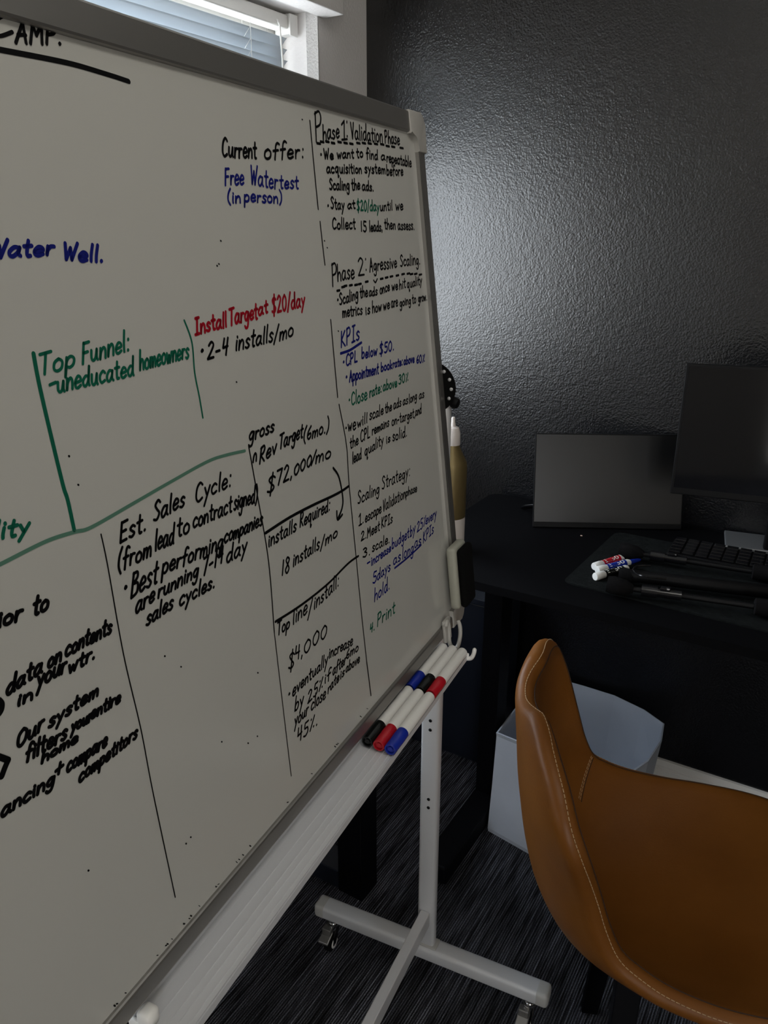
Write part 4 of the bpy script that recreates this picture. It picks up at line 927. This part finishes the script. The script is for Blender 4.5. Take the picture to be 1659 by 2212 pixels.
def interp_st(s):
    x = s * (len(ST) - 1); i = min(int(x), len(ST) - 2); t = x - i
    def cm(get):
        p = [get(ST[min(max(j, 0), len(ST) - 1)]) for j in (i - 1, i, i + 1, i + 2)]
        return 0.5 * (2 * p[1] + (p[2] - p[0]) * t + (2 * p[0] - 5 * p[1] + 4 * p[2] - p[3]) * t * t + (3 * p[1] - p[0] - 3 * p[2] + p[3]) * t ** 3)
    return [cm(lambda q: q[0][k]) for k in range(3)] + [cm(lambda q: q[1][k]) for k in range(2)]
def shell_pt(s, t):
    rf, rw, rz, cf, cz = interp_st(s); k = abs(t) ** 2.3
    return Vector((cf + (rf - cf) * k, rw * t, cz + (rz - cz) * k))
bm = bmesh.new(); NSs, NT = 64, 40
grid = [[bm.verts.new(shell_pt(i / NSs, -1 + 2 * j / NT)) for j in range(NT + 1)] for i in range(NSs + 1)]
for i in range(NSs):
    for j in range(NT): bm.faces.new((grid[i][j], grid[i][j + 1], grid[i + 1][j + 1], grid[i + 1][j]))
me = bpy.data.meshes.new('shell'); bm.normal_update()
# make normals point to the inside of the bucket
bm.faces.ensure_lookup_table()
if bm.faces[NT * 20 + NT // 2].normal.z < 0: bmesh.ops.reverse_faces(bm, faces=bm.faces[:])
bm.normal_update()
nrm = {}
for i in range(NSs + 1):
    for j in range(NT + 1): nrm[(i, j)] = grid[i][j].normal.copy()
TH = 0.034
def thick(i, j):
    return TH
outer = [[bm.verts.new(grid[i][j].co - nrm[(i, j)] * thick(i, j)) for j in range(NT + 1)] for i in range(NSs + 1)]
for i in range(NSs):
    for j in range(NT): bm.faces.new((outer[i][j], outer[i + 1][j], outer[i + 1][j + 1], outer[i][j + 1]))
border = [(0, j) for j in range(NT + 1)] + [(i, NT) for i in range(1, NSs + 1)] + [(NSs, j) for j in range(NT - 1, -1, -1)] + [(i, 0) for i in range(NSs - 1, 0, -1)]
# rounded padded rim between the two skins
rimv = []
for bi, (i, j) in enumerate(border):
    a_, c_2 = grid[i][j].co.copy(), outer[i][j].co.copy()
    pi_, ni_ = border[bi - 1], border[(bi + 1) % len(border)]
    tg = (grid[ni_[0]][ni_[1]].co - grid[pi_[0]][pi_[1]].co).normalized()
    outw = tg.cross(nrm[(i, j)]).normalized()
    ii, jj = min(max(i, 1), NSs - 1), min(max(j, 1), NT - 1)
    if outw.dot(a_ - grid[ii][jj].co) < 0: outw.negate()
    cen = (a_ + c_2) / 2; half = (a_ - c_2) / 2
    rimv.append([grid[i][j]] + [bm.verts.new(cen + half * math.cos(t) + outw * TH * 0.42 * math.sin(t)) for t in [k * PI / 6 for k in range(1, 6)]] + [outer[i][j]])
for a_, c_2 in zip(rimv, rimv[1:] + rimv[:1]):
    for k in range(6): bm.faces.new((a_[k], a_[k + 1], c_2[k + 1], c_2[k]))
rim_line = [[v.co.copy() for v in r_] for r_ in rimv]
rim_out = [(r_[3].co - (r_[0].co + r_[6].co) / 2).normalized() for r_ in rimv]
shell = obj('shell', bm, M['leather'], ch, smooth=True, sharp=75)
# seam and stitching along the rim
def dashes(pts, rad, on, off):
    bm = bmesh.new(); acc = 0; seg = [pts[0]]; draw = True
    for p, q in zip(pts, pts[1:]):
        d = q - p; Ld = d.length; pos = 0
        while pos < Ld:
            need = (on if draw else off) - acc
            if Ld - pos >= need:
                pos += need; acc = 0; pt = p + d * (pos / Ld)
                if draw:
                    seg.append(pt)
                    add_tube(bm, seg, rad, 5)
                draw = not draw; seg = [pt]
            else:
                acc += Ld - pos; pos = Ld
                if draw: seg.append(q)
    return bm
def dense(pts, sub=3): return catmull(pts, sub, closed=True)
L1 = dense([r_[1] + (r_[1] - (r_[0] + r_[6]) / 2).normalized() * 0.0004 for r_ in rim_line])
L2 = dense([r_[3] + o_ * 0.0004 for r_, o_ in zip(rim_line, rim_out)])
bm = bmesh.new(); add_tube(bm, L1, 0.0009, 6); obj('rim_seam', bm, M['dark_thread'], shell, smooth=True)
obj('rim_stitching', dashes(L2, 0.0007, 0.0055, 0.002), M['thread'], shell)
for tt in (-1, 1):
    for off in (0.0, 0.016, 0.032):
        s0 = 8.0 / (len(ST) - 1) + off * 0.35
        pts = []
        for k in range(16):
            t = tt * (1.0 - 0.30 * k / 15)
            p = shell_pt(s0 - 0.02 * k / 15, t); q = shell_pt(s0 - 0.02 * k / 15 + 0.01, t); r_ = shell_pt(s0 - 0.02 * k / 15, t * 0.98)
            nv = (q - p).cross(r_ - p).normalized()
            if nv.z < 0: nv.negate()
            pts.append(p + nv * 0.0006)
        if off in (0.0,): 
            bm = bmesh.new(); add_tube(bm, pts, 0.0008, 5); obj('panel_seam', bm, M['dark_thread'], shell)
        else: obj('panel_stitching', dashes(pts, 0.0007, 0.0055, 0.002), M['thread'], shell)
# frame and legs
bm = bmesh.new(); add_box(bm, 0.02, 0.30, -0.13, 0.13, 0.335, 0.347, r=0.003); obj('mounting_plate', bm, M['silver'], ch)
for sx, sy in ((0.05, -0.10), (0.05, 0.10), (0.27, -0.10), (0.27, 0.10)):
    bm = bmesh.new()
    ex = 0.06 if sx > 0.1 else -0.03; ey = (0.08 if sx > 0.1 else -0.02) if sy > 0 else -0.08
    top = Vector((sx, sy * 0.85, 0.338)); bot = Vector((sx + ex, sy + ey, 0.0))
    t = bmesh.new(); wx = 0.023
    va = [t.verts.new(top + Vector((a_ * wx, b_2 * 0.013, 0))) for a_, b_2 in ((-1, -1), (1, -1), (1, 1), (-1, 1))]
    vb = [t.verts.new(bot + Vector((a_ * wx * 0.7, b_2 * 0.010, 0))) for a_, b_2 in ((-1, -1), (1, -1), (1, 1), (-1, 1))]
    t.faces.new(va); t.faces.new(vb[::-1])
    for k in range(4): t.faces.new((va[k], vb[k], vb[(k + 1) % 4], va[(k + 1) % 4]))
    bevel(t, t.edges[:], 0.002); merge(bm, t)
    obj('leg', bm, M['black_steel'], ch)
